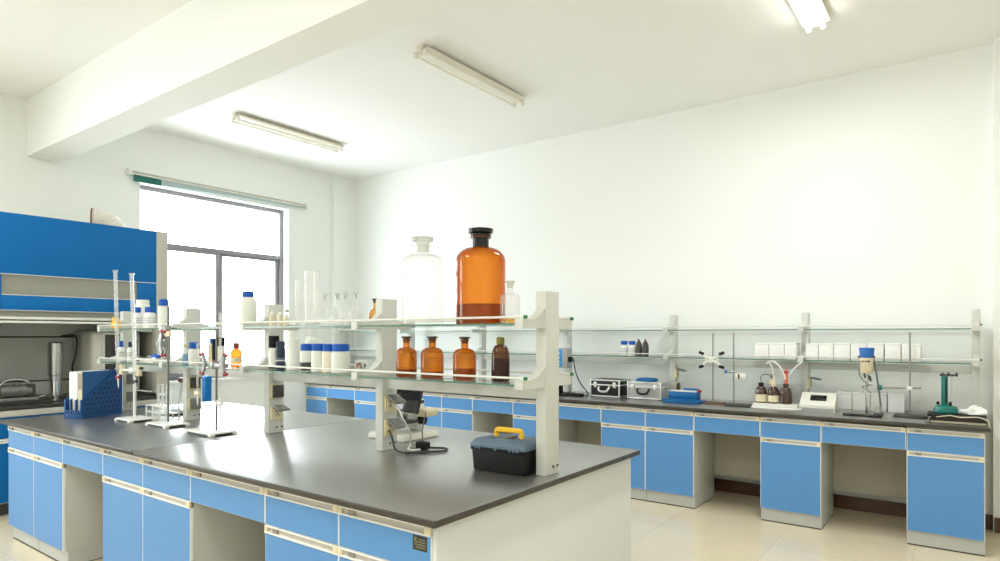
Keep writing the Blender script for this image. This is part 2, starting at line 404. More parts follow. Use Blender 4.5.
# ------------------------------------------------------------------ cabinets
ZT = 0.85         # worktop top
def handle_mb(mb, x0, x1, z0, z1, y):
    """aluminium pull strip on a front facing -Y at plane y"""
    mb.box(x0, x1, y - 0.016, y, z1 - 0.006, z1, 'alu', 0.001)
    mb.box(x0, x1, y - 0.018, y, z0, z0 + 0.006, 'alu', 0.001)
    mb.box(x0, x1, y - 0.006, y, z0 + 0.006, z1 - 0.006, 'groove')
    for a, b in ((x0, x0 + 0.018), (x1 - 0.03, x1)):
        mb.box(a, b, y - 0.017, y, z0 + 0.002, z1 - 0.002, 'endcap', 0.002)
    mb.box(x0 + 0.05, x0 + 0.085, y - 0.012, y - 0.006, z0 + 0.008, z1 - 0.009, 'clip', 0.001)
    return mb
def front(name, root, x0, x1, z0, z1, y, hh=0.033):
    """a blue door or drawer front with white banded edges and its handle strip along the top"""
    d = MB()
    d.box(x0 + 0.001, x1 - 0.001, y, y + 0.018, z0, z1 - hh, 'edge', 0.001)
    d.box(x0 + 0.005, x1 - 0.005, y - 0.0012, y, z0 + 0.002, z1 - hh - 0.001, 'blue')
    o = d.build(name, root)
    handle_mb(MB(), x0 + 0.001, x1 - 0.001, z1 - hh, z1, y + 0.012).build('handle', o)
    return o
ZD0, ZD1 = 0.655, 0.809
def cabinet(label, x0, x1, yf, depth, n, group, drawers=True):
    """n-door base cabinet, front plane yf facing -Y"""
    t = thing('base_cabinet', label, 'cabinet', (x0, yf, 0), 0, group)
    w = x1 - x0
    b = MB()
    b.box(0, 0.018, 0.019, depth, 0.10, ZT - 0.026, 'carcass', 0.001); b.box(w - 0.018, w, 0.019, depth, 0.10, ZT - 0.026, 'carcass', 0.001)
    b.box(0.018, w - 0.018, 0.019, depth, 0.10, 0.118, 'carcass'); b.box(0.018, w - 0.018, depth - 0.012, depth, 0.118, ZT - 0.026, 'carcass')
    b.box(0.018, w - 0.018, 0.019, depth - .012, 0.634, 0.650, 'carcass'); b.box(0.018, w - 0.018, 0.019, 0.06, ZT - 0.046, ZT - 0.026, 'carcass')
    b.build('carcass', t)
    p = MB().box(0, w, 0.03, depth, 0.006, 0.0995, 'plinth'); p.box(0.002, w - 0.002, 0.027, depth, 0.0, 0.008, 'gasket')
    if n == 2: p.box(w / 2 - 0.001, w / 2 + 0.001, 0.0293, 0.03, 0.008, 0.0985, 'gasket')
    p.build('plinth', t)
    for k in range(n):
        a, c = w * k / n, w * (k + 1) / n
        front('drawer', t, a, c, ZD0, ZD1, 0.0)
        front('door', t, a, c, 0.105, ZD0 - 0.003, 0.0)
    return t
def knee(label, x0, x1, yf, depth, group, zback=0.26):
    t = thing('knee_drawer', label, 'drawer', (x0, yf, ZD0), 0, group)
    w = x1 - x0
    b = MB().box(0.02, w - 0.02, 0.019, 0.42, 0.0, 0.012, 'carcass'); b.box(0.02, 0.034, 0.019, 0.42, 0.012, 0.16, 'carcass'); b.box(w - 0.034, w - 0.02, 0.019, 0.42, 0.012, 0.16, 'carcass')
    b.build('drawer_box', t)  # drawer box behind the front: bottom and two side boards
    front('drawer_front', t, 0.002, w - 0.002, 0.0, ZD1 - ZD0, 0.0)
    MB().box(0.002, w - 0.002, depth - 0.02, depth - 0.004, zback - ZD0, 0.165, 'kneeshade').build('back_panel', t)
    return t

# island: front plane y=1.575
GI = 'base cabinets of the centre island'
c1 = cabinet('double blue cabinet of the island at the end beside the fume hood', -5.5, -4.535, 1.575, 0.74, 2, GI)
c2 = cabinet('double blue cabinet in the middle of the island between two knee spaces', -3.96, -3.0, 1.575, 0.74, 2, GI)
c3 = cabinet('double blue island cabinet nearest the camera with a dark maker plate on its drawer', -2.39, -1.444, 1.575, 0.74, 2, GI)
dr = [o for o in c3.children if o.name.startswith('drawer')][-1]
pl = MB().box(0.862, 0.926, -0.0028, -0.0012, ZD1 - .088, ZD1 - .038, 'plate')
for i, (a, c) in enumerate(((0.888, 0.92), (0.87, 0.92), (0.87, 0.922), (0.876, 0.92))):
    pl.box(a, c, -0.0034, -0.0028, ZD1 - .052 - i * .009, ZD1 - .048 - i * .009, 'plateink')
pl.box(0.868, 0.880, -0.0034, -0.0028, ZD1 - .055, ZD1 - .044, 'plateink')
pl = pl.build('label_plate', dr); pl['label'] = 'dark metal plate with faint lines of print'
knee('blue knee-space drawer of the island between the far and middle cabinets', -4.535, -3.96, 1.575, 0.74, 'knee-space drawers of the island', 0.02)
knee('blue knee-space drawer of the island between the middle and near cabinets', -3.0, -2.39, 1.575, 0.74, 'knee-space drawers of the island', 0.02)
e = MB().box(-1.4435, -1.425, 1.578, 3.085, 0.0, ZT - 0.026, 'endlit', 0.002)
tag(e.build('end_panel'), 'pale grey full-height panel closing the near end of the island', 'panel')
e = MB().box(-5.5, -1.4445, 3.06, 3.085, 0.0, ZT - 0.026, 'carcass', 0.002)
tag(e.build('back_panel'), 'long pale panel under the far side of the island worktop', 'panel')

def worktop(name, label, x0, x1, y0, y1, bev=0.006):
    b = MB().box(x0, x1, y0, y1, ZT - 0.026, ZT, 'topedge', bev, seg=3)
    b.bm.normal_update(); i = b.mi('top')
    for f in b.bm.faces:
        if f.normal.z > 0.95: f.material_index = i
    return tag(b.build(name), label, 'worktop')
worktop('island_worktop', 'black island worktop half under the burette stands and blue file holder', -5.525, -3.4885, 1.527, 3.118)
worktop('island_worktop', 'black island worktop half carrying the tool box at the near end', -3.4855, -1.386, 1.527, 3.118)

# wall bench: front plane y=5.21
GB = 'base cabinets of the wall bench'
yb = 5.21; dp = 0.53
bc = [(-6.99, -6.57, 1, 'single blue wall-bench cabinet in the corner below the window end'),
      (-6.045, -5.61, 1, 'single blue wall-bench cabinet second from the window corner'),
      (-5.06, -4.20, 2, 'double blue wall-bench cabinet seen under the shelf behind the amber bottles'),
      (-3.68, -3.245, 1, 'single blue wall-bench cabinet seen behind the tool box'),
      (-2.70, -1.845, 2, 'double blue wall-bench cabinet below the two flight cases'),
      (-1.318, -0.888, 1, 'single blue wall-bench cabinet below the tray of brown bottles'),
      (-0.353, 0.080, 1, 'single blue cabinet at the wall-bench end below the stacked folders')]
for x0, x1, n, l in bc: cabinet(l, x0, x1, yb, dp, n, GB)
kn = [(-6.57, -6.045, 'blue knee-space drawer of the wall bench nearest the window corner'),
      (-5.61, -5.06, 'blue knee-space drawer of the wall bench behind the digital microscope'),
      (-4.20, -3.68, 'blue knee-space drawer of the wall bench behind the yellow tool box handle'),
      (-3.245, -2.70, 'blue knee-space drawer of the wall bench left of the flight cases'),
      (-1.845, -1.318, 'blue knee-space drawer of the wall bench below the blue instrument and first stands'),
      (-0.888, -0.353, 'wide blue knee-space drawer of the wall bench below the white meter')]
for x0, x1, l in kn: knee(l, x0, x1, yb, dp + 0.02, 'knee-space drawers of the wall bench', 0.20)
worktop('bench_worktop', 'long dark grey worktop of the bench along the white wall', XL + 0.002, 0.108, 5.172, 5.985)

# ------------------------------------------------------------------ reagent racks
def bracket_poly(s, y0, y1, z):
    """side profile of a shelf bracket: s=-1 points to -Y (front), from the post face y0 to the tip y1"""
    pts = [(y0, z - 0.012), (y1, z - 0.012), (y1, z + 0.026)]
    for k in range(9):
        a = k / 8
        yy = y1 + (y0 - y1) * (0.35 + 0.65 * a); zz = z + 0.026 + (0.02 if s > 0 else 0.05) * a ** 2.2
        pts.append((yy, zz))
    return pts
def rack(label, xs, yfr, ypost0, ypost1, yrear, ztop, sockets, beamz, single=False):
    """posts at xs (right faces), glass shelves, rails, brackets; shelves at z 1.498 and 1.248"""
    t = thing('reagent_rack', label, 'rack', (xs[0], (ypost0 + ypost1) / 2, ZT))
    ox, oy = xs[0], (ypost0 + ypost1) / 2
    fy, ry, p0, p1 = yfr - oy, yrear - oy, ypost0 - oy, ypost1 - oy
    pw = 0.052
    posts = []
    for i, x in enumerate(xs):
        x -= ox
        b = MB().box(x - pw, x, p0, p1, 0.0005, ztop - ZT, 'rack', 0.003)
        for yy in (-0.018, 0.018):
            b.lathe([(0, 0), (0.006, 0), (0.006, 0.003), (0, 0.004)], 'gasket', T=Matrix.Translation((x, yy + .02, 0.035)) @ Matrix.Rotation(PI / 2, 4, 'Y'), seg=10)
        po = b.build('post', t); posts.append(po)
        for zz in (1.490, 1.240):
            z = zz - ZT
            for (q0, q1, sd) in ((p0, fy, -1),) if single else ((p0, fy, -1), (p1, ry, 1)):
                MB().prism(bracket_poly(sd, q0, q1, z), 'x', x - pw + 0.006, x - 0.006, 'rack').build('bracket', t)
    for i in range(len(xs) - 1):
        a, c = xs[i] - ox + 0.002, xs[i + 1] - ox - pw - 0.002
        for zz in (1.490, 1.240):
            z = zz - ZT
            g = MB()
            g.box(a, c, fy + 0.006, ry - 0.006, z, z + 0.008, 'gshelf')
            g.box(a, c, fy + 0.002, fy + 0.006, z, z + 0.008, 'gedge'); g.box(a, c, ry - 0.006, ry - 0.002, z, z + 0.008, 'gedge')
            g.build('glass_shelf', t)
        b = MB().box(a - 0.002, c + 0.002, (p0 + p1) / 2 - 0.025, (p0 + p1) / 2 + 0.025, beamz[0] - ZT, beamz[1] - ZT, 'rack', 0.003)
        b.build('crossbeam', t)
    for zz in (1.517, 1.268):
        for yy in ((fy + 0.008,) if single else (fy + 0.008, ry - 0.008)):
            r = MB()
            a, c = -pw - 0.002, xs[-1] - ox + 0.002
            r.tube([(a, yy, zz - ZT + 0.006), (c, yy, zz - ZT + 0.006)], 0.0048, 'rail', 10)
            for q in (a, c): r.tube([(q - 0.006, yy, zz - ZT + 0.006), (q + 0.006, yy, zz - ZT + 0.006)], 0.0075, 'green', 10)
            r.build('rail', t)
    for (i, z, op, scr) in sockets:
        x = xs[i] - ox
        b = MB().box(x, x + 0.012, -0.042, 0.042, z - ZT - 0.042, z - ZT + 0.042, 'socket', 0.003)
        b.box(x + 0.012, x + 0.015, -0.028, 0.028, z - ZT - 0.028, z - ZT + 0.028, 'cream', 0.001)
        for (yy, zz2) in ((-0.01, 0.012), (0.01, 0.012), (-0.012, -0.012), (0.012, -0.012), (0, -0.006)):
            b.box(x + 0.015, x + 0.0156, yy - 0.0022, yy + 0.0022, z - ZT + zz2 - 0.005, z - ZT + zz2 + 0.005, 'gasket')
        so = b.build('socket', posts[i])
        # hinged grey flap cover
        hinge = (x + 0.014, 0, z - ZT + 0.040)
        cvr = MB().box(x + 0.014, x + 0.026, -0.038, 0.038, z - ZT - 0.036, z - ZT + 0.040, 'dgrey' if scr else 'cover', 0.004, T=Ry(-op, hinge))
        cvr.build('flap_cover', posts[i])
    return t
IX = [-5.38, -4.405, -3.43, -2.437, -1.442]
rack('double-sided grey bottle rack with glass shelves standing on the black island', IX, 2.118, 2.285, 2.390, 2.505, 1.637,
     [(1, 1.112, 0.0, True), (1, 0.965, 0.15, False), (2, 1.104, 0.0, True), (2, 0.972, 1.25, False), (3, 1.092, 1.05, False), (3, 0.968, 1.0, False), (0, 1.10, 0.0, False), (0, 0.96, 0, False)],
     (1.172, 1.236))
BX = [-6.82, -5.675, -4.53, -3.385, -2.231, -1.084, 0.061]
rack('long grey wall rack with glass shelves standing along the back of the wall bench', BX, 5.62, 5.79, 5.88, 5.975, 1.637,
     [(4, 1.085, 1.3, False), (4, 0.96, 0.0, True), (5, 1.05, 1.35, False)], (1.165, 1.225), single=True)

# ------------------------------------------------------------------ bottles
SL, SU = 1.2484, 1.4984     # tops of the two island shelves (plus a hair)
def prof_bottle(r, h, hs, rn, hn, base=0.004):
    """body radius r up to shoulder height hs, neck radius rn from hn, total h"""
    p = [(0, 0), (r - base, 0), (r, base), (r, hs)]
    for k in range(1, 8):
        a = k / 7 * PI / 2
        p.append((rn + (r - rn) * math.cos(a), hs + (hn - hs) * math.sin(a)))
    p += [(rn, h)]
    return p
def stoppered(label, x, y, z, r, h, m, stop, group=None, liq=None, liqh=0, hs=None, name='reagent_bottle', flat=0.6):
    t = thing(name, label, 'bottle', (x, y, z), 0, group)
    rn = r * 0.32; hs = hs or h * 0.56; hn = hs + r * flat; hb = h * 0.90
    p = prof_bottle(r, hb, hs, rn, hn) + [(rn * 1.30, hb), (rn * 1.30, hb + 0.006 * h / .2)]
    MB().lathe(p, m, seg=40).build('glass_body', t)
    s = MB().lathe([(0, hb - h * 0.06), (rn * 0.9, hb - h * 0.06), (rn * 1.02, hb + h * 0.045), (rn * 1.55, hb + h * 0.055), (rn * 1.6, h - 0.002), (rn * 1.2, h), (0, h)], stop, seg=28)
    s.build('stopper', t)
    if liq: MB().lathe([(0, 0.003), (r - 0.005, 0.003), (r - 0.003, 0.007), (r - 0.003, liqh), (0, liqh)], liq, seg=36).build('liquid', t)
    return t
def plastic(label, x, y, z, r, h, m, capm, caph, group=None, rn=None, rc=None, lab=None, name='plastic_bottle', hs=None, band=None, seg=24, capname='screw_cap'):
    t = thing(name, label, 'bottle', (x, y, z), 0, group)
    hb = h - caph
    rn = rn or r * 0.6; rc = rc or rn * 1.15; hs = hs or hb * 0.82
    MB().lathe(prof_bottle(r, hb, hs, rn, hb - 0.004), m, seg=seg).build('body', t)
    c = MB().lathe([(0, hb - 0.002), (rc, hb - 0.002), (rc, h - 0.004), (rc - 0.004, h), (0, h)], capm, seg=seg)
    for k in range(16):
        a = 2 * PI * k / 16; c.box(rc - .001, rc + .0012, -0.0015, 0.0015, hb, h - 0.005, capm, T=Matrix.Rotation(a, 4, 'Z'))
    c.build(capname, t)
    if lab:
        z0, z1, lm = lab
        l = MB().lathe([(r + 0.0006, z0), (r + 0.0006, z1)], lm, seg=seg)
        if lm == 'label':
            for k in range(3):
                zz = z0 + (z1 - z0) * (0.75 - 0.22 * k)
                l.lathe([(r + 0.0009, zz), (r + 0.0009, zz + 0.0035)], 'labelink', seg=seg)
        l.build('paper_label', t)
    return t

GA = 'amber stoppered bottles on the lower island shelf'
yl = 2.25
stoppered('amber stoppered bottle on the lower shelf beside the rack post, left of its two twins', -2.23, yl, SL, 0.051, 0.196, 'amber', 'browncap', GA, 'amberliq', 0.035)
stoppered('amber stoppered bottle in the middle of three alike on the lower shelf', -2.059, yl, SL, 0.054, 0.196, 'amber', 'browncap', GA, 'amberliq', 0.03)
stoppered('amber stoppered bottle on the lower shelf next to the olive-capped dark bottle', -1.86, yl, SL, 0.053, 0.194, 'amber', 'browncap', GA, 'amberliq', 0.05)
t = plastic('slim dark brown glass bottle with olive screw cap on the lower shelf', -1.656, yl, SL, 0.0405, 0.193, 'brown', 'olive', 0.03, rn=0.014, rc=0.0165, hs=0.105, name='brown_bottle')
MB().lathe([(0, 0.004), (0.036, 0.004), (0.0385, 0.008), (0.0385, 0.10), (0, 0.10)], 'brown', seg=24).build('liquid', t)
yu = 2.28
t = stoppered('huge amber glass carboy with black stopper on the top shelf', -1.79, yu, SU, 0.113, 0.434, 'amber', 'blackglass', None, 'amberliq', 0.09, hs=0.285, name='amber_carboy', flat=0.56)
nk = MB().lathe([(0.0375, 0.352), (0.0375, 0.392), (0.048, 0.398), (0.048, 0.408), (0.038, 0.408)], 'blackglass', seg=30); nk.build('neck_sleeve', t)
t = stoppered('huge clear glass carboy with ground stopper on the top shelf beside the amber one', -2.15, yu, SU, 0.105, 0.428, 'milky', 'frost', None, None, 0, hs=0.30, name='clear_carboy', flat=0.42)
t = stoppered('small clear reagent bottle holding a little yellow liquid beside the amber carboy', -1.605, 2.25, SU, 0.043, 0.186, 'clear', 'frost', None, 'yliq', 0.022, hs=0.112, flat=0.5)

# jars and plastic bottles on the lower island shelf
GJ = 'white jars with blue lids on the lower island shelf'
def jar(label, x, r, h, m='tplastic', lab=None):
    return plastic(label, x, 2.225, SL, r, h, m, 'bcap', 0.036, GJ, rn=r * 0.80, rc=r * 0.88, lab=lab, name='jar', hs=h - 0.05, capname='blue_lid')
jar('blue-lidded white jar with a dark band at its foot', -2.985, 0.034, 0.153, lab=(0.004, 0.05, 'dgrey'))
jar('white jar with blue lid standing beside the one with the dark band', -2.875, 0.041, 0.154)
jar('cream-tinted jar with blue lid tucked between two white jars', -2.790, 0.037, 0.153, 'palecream')
jar('widest white jar with blue lid next to the rack post bracket', -2.692, 0.050, 0.154)
GW = 'tall white plastic bottles on the lower island shelf'
plastic('tall white plastic bottle with a small blue mark beside the navy bottle', -3.141, 2.25, SL, 0.035, 0.224, 'wplastic', 'wplastic', 0.028, GW, rn=0.02, rc=0.022, hs=0.165)
plastic('broad tall white plastic bottle behind the blue-lidded jars', -3.035, 2.31, SL, 0.045, 0.226, 'wplastic', 'wplastic', 0.028, GW, rn=0.022, rc=0.024, hs=0.155)
plastic('narrow white plastic bottle half hidden behind the black-capped one', -3.398, 2.32, SL, 0.026, 0.19, 'wplastic', 'wplastic', 0.022, GW, rn=0.012, rc=0.013)
plastic('white bottle with big black cap and dark foot band on the lower shelf', -3.325, 2.25, SL, 0.031, 0.197, 'wplastic', 'black', 0.068, None, rn=0.02, rc=0.029, lab=(0.003, 0.022, 'black'))
plastic('navy blue plastic bottle with pale label beside the black-capped bottle', -3.233, 2.23, SL, 0.027, 0.165, 'navy', 'navy', 0.03, None, rn=0.022, rc=0.024, lab=(0.05, 0.066, 'label'))
plastic('small amber medicine bottle with red-brown cap on the lower shelf', -3.725, 2.25, SL, 0.034, 0.153, 'amberdark', 'redcap', 0.035, None, rn=0.013, rc=0.0165, lab=(0.03, 0.06, 'creamlab'), name='amber_bottle', hs=0.085)
plastic('white plastic bottle with a bulky black cap standing by the near burette stand', -3.985, 2.30, SL, 0.024, 0.187, 'wplastic', 'black', 0.056, None, rn=0.018, rc=0.022)
plastic('cream bottle with blue cap standing behind the burette clamp', -4.085, 2.30, SL, 0.033, 0.18, 'cream', 'bcap', 0.034, None, rn=0.018, rc=0.02)
plastic('squat white bottle with blue cap beside the bottle of blue liquid', -4.234, 2.25, SL, 0.036, 0.152, 'wplastic', 'bcap', 0.040, None, rn=0.026, rc=0.031)
t = plastic('small clear bottle of blue liquid on the lower shelf', -4.345, 2.25, SL, 0.023, 0.142, 'clear', 'cream', 0.02, None, rn=0.012, rc=0.014)
MB().lathe([(0, 0.003), (0.0205, 0.003), (0.0205, 0.075), (0, 0.075)], 'bluel', seg=20).build('liquid', t)
plastic('small white dropper bottle with blue cap at the far end of the lower shelf', -5.215, 2.2, SL, 0.025, 0.158, 'wplastic', 'bcap', 0.045, None, rn=0.011, rc=0.014, lab=(0.03, 0.08, 'label'))
plastic('small white dropper bottle with navy cap on the lower shelf beside a blue-capped one', -5.055, 2.2, SL, 0.023, 0.150, 'wplastic', 'navy', 0.038, None, rn=0.011, rc=0.014, lab=(0.03, 0.08, 'label'))
# upper island shelf
plastic('translucent white plastic bottle with blue cap alone on the top shelf before the window', -3.595, 2.25, SU, 0.053, 0.222, 'tplastic', 'bcap', 0.034, None, rn=0.030, rc=0.034, hs=0.135)
plastic('large white canister with white lid at the far end of the top shelf', -5.22, 2.36, SU, 0.052, 0.226, 'wplastic', 'wplastic', 0.026, None, rn=0.042, rc=0.046)
GU = 'small labelled bottles with blue caps on the top shelf'
plastic('labelled white bottle with blue cap beside the large white canister', -4.99, 2.22, SU, 0.030, 0.158, 'wplastic', 'bcap', 0.038, GU, rn=0.018, rc=0.022, lab=(0.02, 0.09, 'label'))
plastic('labelled white bottle with blue cap in the middle of the trio on the top shelf', -4.885, 2.25, SU, 0.030, 0.158, 'wplastic', 'bcap', 0.038, GU, rn=0.018, rc=0.022, lab=(0.02, 0.09, 'label'))
plastic('labelled white bottle with blue cap touching the tall cylindrical bottle', -4.785, 2.22, SU, 0.030, 0.156, 'wplastic', 'bcap', 0.038, GU, rn=0.018, rc=0.022, lab=(0.02, 0.09, 'label'))
plastic('tall pale cylindrical bottle with blue cap on the top shelf against the hood edge', -4.655, 2.25, SU, 0.038, 0.208, 'tplastic', 'bcap', 0.045, None, rn=0.026, rc=0.030, hs=0.15)
b = MB().box(-0.035, 0.035, -0.02, 0.02, 0, 0.055, 'yellow', 0.004); b.box(-0.02, 0.0, -0.021, 0.021, 0.055, 0.085, 'yellow', 0.004)
tag(b.build('yellow_carton', loc=(-5.20, 2.16, SU)), 'little yellow carton at the far end of the top shelf', 'carton')
# measuring cylinders
def cylinder(label, x, y, r, h):
    t = thing('measuring_cylinder', label, 'glassware', (x, y, SU), 0, 'clear glass cylinders on the top shelf')
    MB().lathe([(0, 0.012), (r, 0.014), (r, h), (r + 0.003, h + 0.002), (r - 0.0015, h), (r - 0.002, 0.016), (0, 0.014)], 'milky', seg=24).build('glass_tube', t)
    MB().lathe([(0, 0), (r * 1.5, 0), (r * 1.5, 0.006), (r * 0.8, 0.013), (0, 0.013)], 'clear', seg=24).build('foot', t)
cylinder('slim clear measuring cylinder on the top shelf next to tiny vials', -3.094, 2.25, 0.016, 0.262)
cylinder('tallest and widest clear glass cylinder on the top shelf', -3.005, 2.27, 0.032, 0.315)
cylinder('clear measuring cylinder between the widest cylinder and the flasks', -2.925, 2.25, 0.0165, 0.30)
def flask(label, x, y):
    t = thing('volumetric_flask', label, 'flask', (x, y, SU), 0, 'clear stoppered flasks on the top shelf')
    p = [(0, 0), (0.03, 0), (0.034, 0.008), (0.034, 0.06)]
    for k in range(1, 8):
        a = k / 7; p.append((0.034 + (0.009 - 0.034) * (a ** 0.8), 0.06 + 0.06 * a))
    p += [(0.009, 0.148), (0.013, 0.151)]
    MB().lathe(p, 'milky', seg=24).build('glass_body', t)
    MB().lathe([(0, 0.142), (0.008, 0.142), (0.009, 0.152), (0.006, 0.156), (0.013, 0.168), (0.012, 0.178), (0, 0.18)], 'frost', seg=16).build('stopper', t)
for x, y, l in ((-2.845, 2.24, 'clear stoppered flask nearest the measuring cylinders'), (-2.762, 2.26, 'clear stoppered flask second from the measuring cylinders'),
                (-2.675, 2.24, 'clear stoppered flask second from the leaning amber bottle'), (-2.59, 2.24, 'clear stoppered flask closest to the leaning amber bottle')):
    flask(l, x, y)
# vials
for i, (x, y, h, m) in enumerate(((-3.30, 2.22, 0.09, 'cream'), (-3.262, 2.24, 0.075, 'milky'), (-3.222, 2.22, 0.085, 'cream'), (-3.185, 2.24, 0.1, 'milky'), (-3.148, 2.21, 0.07, 'cream'))):
    plastic(('cream vial tucked against the rack post on the top shelf', 'short frosted vial second from the rack post', 'cream vial in the middle of the vial row', 'tallest frosted vial of the vial row', 'shortest cream vial beside the slim measuring cylinder')[i],
            x, y, SU, 0.014, h, m, 'wplastic' if i != 3 else 'grey', 0.015, 'small vials on the top shelf', rn=0.008, rc=0.0095, name='vial', seg=14)
# tilted amber bottle behind the bracket
t = stoppered('small amber bottle with dark cap at the bracket of the middle rack post', -2.615, 2.40, SU, 0.037, 0.150, 'amberpale', 'blackglass', None, 'amberpale', 0.05, hs=0.05, name='amber_bottle', flat=1.2)
# little printed carton on the lower shelf
b = MB().box(-0.05, 0.05, -0.02, 0.02, 0, 0.065, 'paper', 0.002); b = b.build('printed_carton', loc=(-2.665, 2.36, SL), )
tag(b, 'small white carton with red and black print beside the widest jar', 'carton')
k = MB()
for (a, c, z0, z1, m) in ((-0.035, -0.030, 0.02, 0.045, 'redink'), (-0.028, -0.022, 0.025, 0.05, 'redink'), (-0.018, -0.012, 0.02, 0.05, 'redink'), (-0.012, -0.004, 0.038, 0.05, 'redink'), (-0.002, 0.003, 0.02, 0.05, 'ink'), (0.003, 0.009, 0.02, 0.034, 'ink'), (0.026, 0.032, 0.02, 0.045, 'ink'), (0.034, 0.04, 0.03, 0.045, 'ink')):
    k.box(a, c, -0.0206, -0.02, z0, z1, m)
k.build('print', b)
# digital balance on the lower shelf
t = thing('digital_balance', 'flat silver balance with a small dark display on the lower shelf near the hood', 'balance', (-4.75, 2.215, SL))
MB().frustum(-0.16, 0.16, -0.075, 0.075, 0.004, 0.034, 0.012, 0.012, 'offwhite', 0.004).build('housing', t)
MB().box(-0.10, -0.04, -0.0752, -0.066, 0.010, 0.024, 'blackgloss', 0.002, T=Rx(-0.35, (0, -0.07, 0.01))).build('display', t)
MB().box(-0.11, 0.13, -0.04, 0.06, 0.034, 0.04, 'chrome', 0.002).build('weighing_pan', t)
b = MB().lathe([(0, 0), (0.032, 0), (0.034, 0.008), (0.026, 0.022), (0.01, 0.028), (0, 0.029)], 'bcap', seg=20, T=Matrix.Diagonal((1.4, 0.8, 1, 1)))
tag(b.build('rubber_bulb', loc=(-4.66, 2.2, SL + 0.0405)), 'blue rubber bulb lying on the silver balance', 'bulb')

# ------------------------------------------------------------------ burette stands
def arc_clamp(mb, cx, cy, z, s, size, m, tipm):
    """one C-shaped wing of a butterfly clamp in the XZ plane, opening away from the rod on side s"""
    pts = []
    R, r = size, size * 0.72
    for k in range(11):
        a = -1.15 + 2.3 * k / 10; pts.append((cx + s * (R * 0.55 - R * 0.75 * math.cos(a)), z + R * math.sin(a)))
    for k in range(10, -1, -1):
        a = -1.15 + 2.3 * k / 10; pts.append((cx + s * (R * 0.55 - r * 0.45 * math.cos(a)), z + r * 0.95 * math.sin(a)))
    mb.prism(pts, 'y', cy - 0.008, cy + 0.008, m)
    for q in (-1, 1):
        mb.tube([(cx + s * size * 0.2, cy, z + q * size * 0.98), (cx + s * size * 0.75, cy, z + q * size * 0.86)], 0.009, tipm, 8)
def iron_stand(label, x, y, bx0, bx1, by0, by1, h, basem, rodm, z=ZT, group=None, name='burette_stand', rodr=0.0065, legs=True):
    t = thing(name, label, 'stand', (x, y, z), 0, group)
    a0, a1, b0, b1 = bx0 - x, bx1 - x, by0 - y, by1 - y
    b = MB()
    if legs:
        b.frustum(a0, a1, b0, b1, 0.014, 0.024, 0.008, 0.008, basem, 0.002)
        for (p, q) in ((a0, b0), (a1 - 0.03, b0), (a0, b1 - 0.03), (a1 - 0.03, b1 - 0.03)): b.box(p, p + 0.03, q, q + 0.03, 0.0005, 0.0145, basem, 0.002)
        b.box(a0 + 0.004, a1 - 0.003, b0 + 0.003, b1 - 0.004, 0.003, 0.0138, 'rubber')
    else:
        b.frustum(a0, a1, b0, b1, 0.0005, 0.018, 0.008, 0.008, basem, 0.003)
    b.build('base', t)
    MB().tube([(0, 0, 0.018), (0, 0, h)], rodr, rodm, 12).build('rod', t)
    return t
GS = 'burette stands on the island'
s1 = iron_stand('white burette stand holding two long burettes beside the blue file holder', -4.774, 2.104, -4.81, -4.585, 1.985, 2.165, 0.62, 'whitepaint', 'whitepaint', group=GS, rodr=0.009)
s2 = iron_stand('burette stand with grey butterfly clamp behind the white test tube rack', -4.285, 2.10, -4.40, -4.135, 2.005, 2.17, 0.80, 'whitepaint', 'rodgrey', group=GS)
s3 = iron_stand('burette stand with red-tipped double clamp standing alone nearest the camera', -3.666, 2.085, -3.865, -3.57, 1.992, 2.165, 0.62, 'whitepaint', 'rodgrey', group=GS)
c = MB().box(-0.02, 0.02, -0.03, 0.016, 0.33, 0.37, 'whitepaint', 0.004); c.box(-0.15, 0.14, -0.034, -0.016, 0.342, 0.358, 'whitepaint', 0.003)
c.box(-0.165, -0.115, -0.036, -0.014, 0.315, 0.385, 'cream', 0.004); c.box(0.10, 0.15, -0.036, -0.014, 0.315, 0.385, 'cream', 0.004)
c.tube([(-0.17, -0.03, 0.37), (-0.20, -0.03, 0.37)], 0.010, 'red', 8); c.tube([(0.15, -0.03, 0.37), (0.18, -0.03, 0.37)], 0.010, 'dgrey', 8)
c.build('clamp', s1)
c = MB().box(-0.018, 0.018, -0.03, 0.012, 0.44, 0.66, 'grey', 0.005)
arc_clamp(c, 0.05, -0.075, 0.545, 1, 0.085, 'casting', 'red'); c.box(0.0, 0.05, -0.083, -0.02, 0.52, 0.56, 'casting', 0.004)
c.tube([(0.0, -0.03, 0.58), (0.12, -0.06, 0.63)], 0.008, 'redcap', 8); c.box(0.09, 0.15, -0.07, -0.05, 0.59, 0.625, 'cream', 0.004)
c.build('butterfly_clamp', s2)
c = MB().box(-0.10, 0.16, -0.03, -0.012, 0.405, 0.43, 'casting', 0.004); c.box(-0.018, 0.018, -0.035, 0.012, 0.395, 0.44, 'casting', 0.004)
arc_clamp(c, -0.075, -0.035, 0.425, -1, 0.062, 'grey', 'red'); arc_clamp(c, 0.13, -0.035, 0.425, 1, 0.062, 'grey', 'red')
c.build('double_clamp', s3)
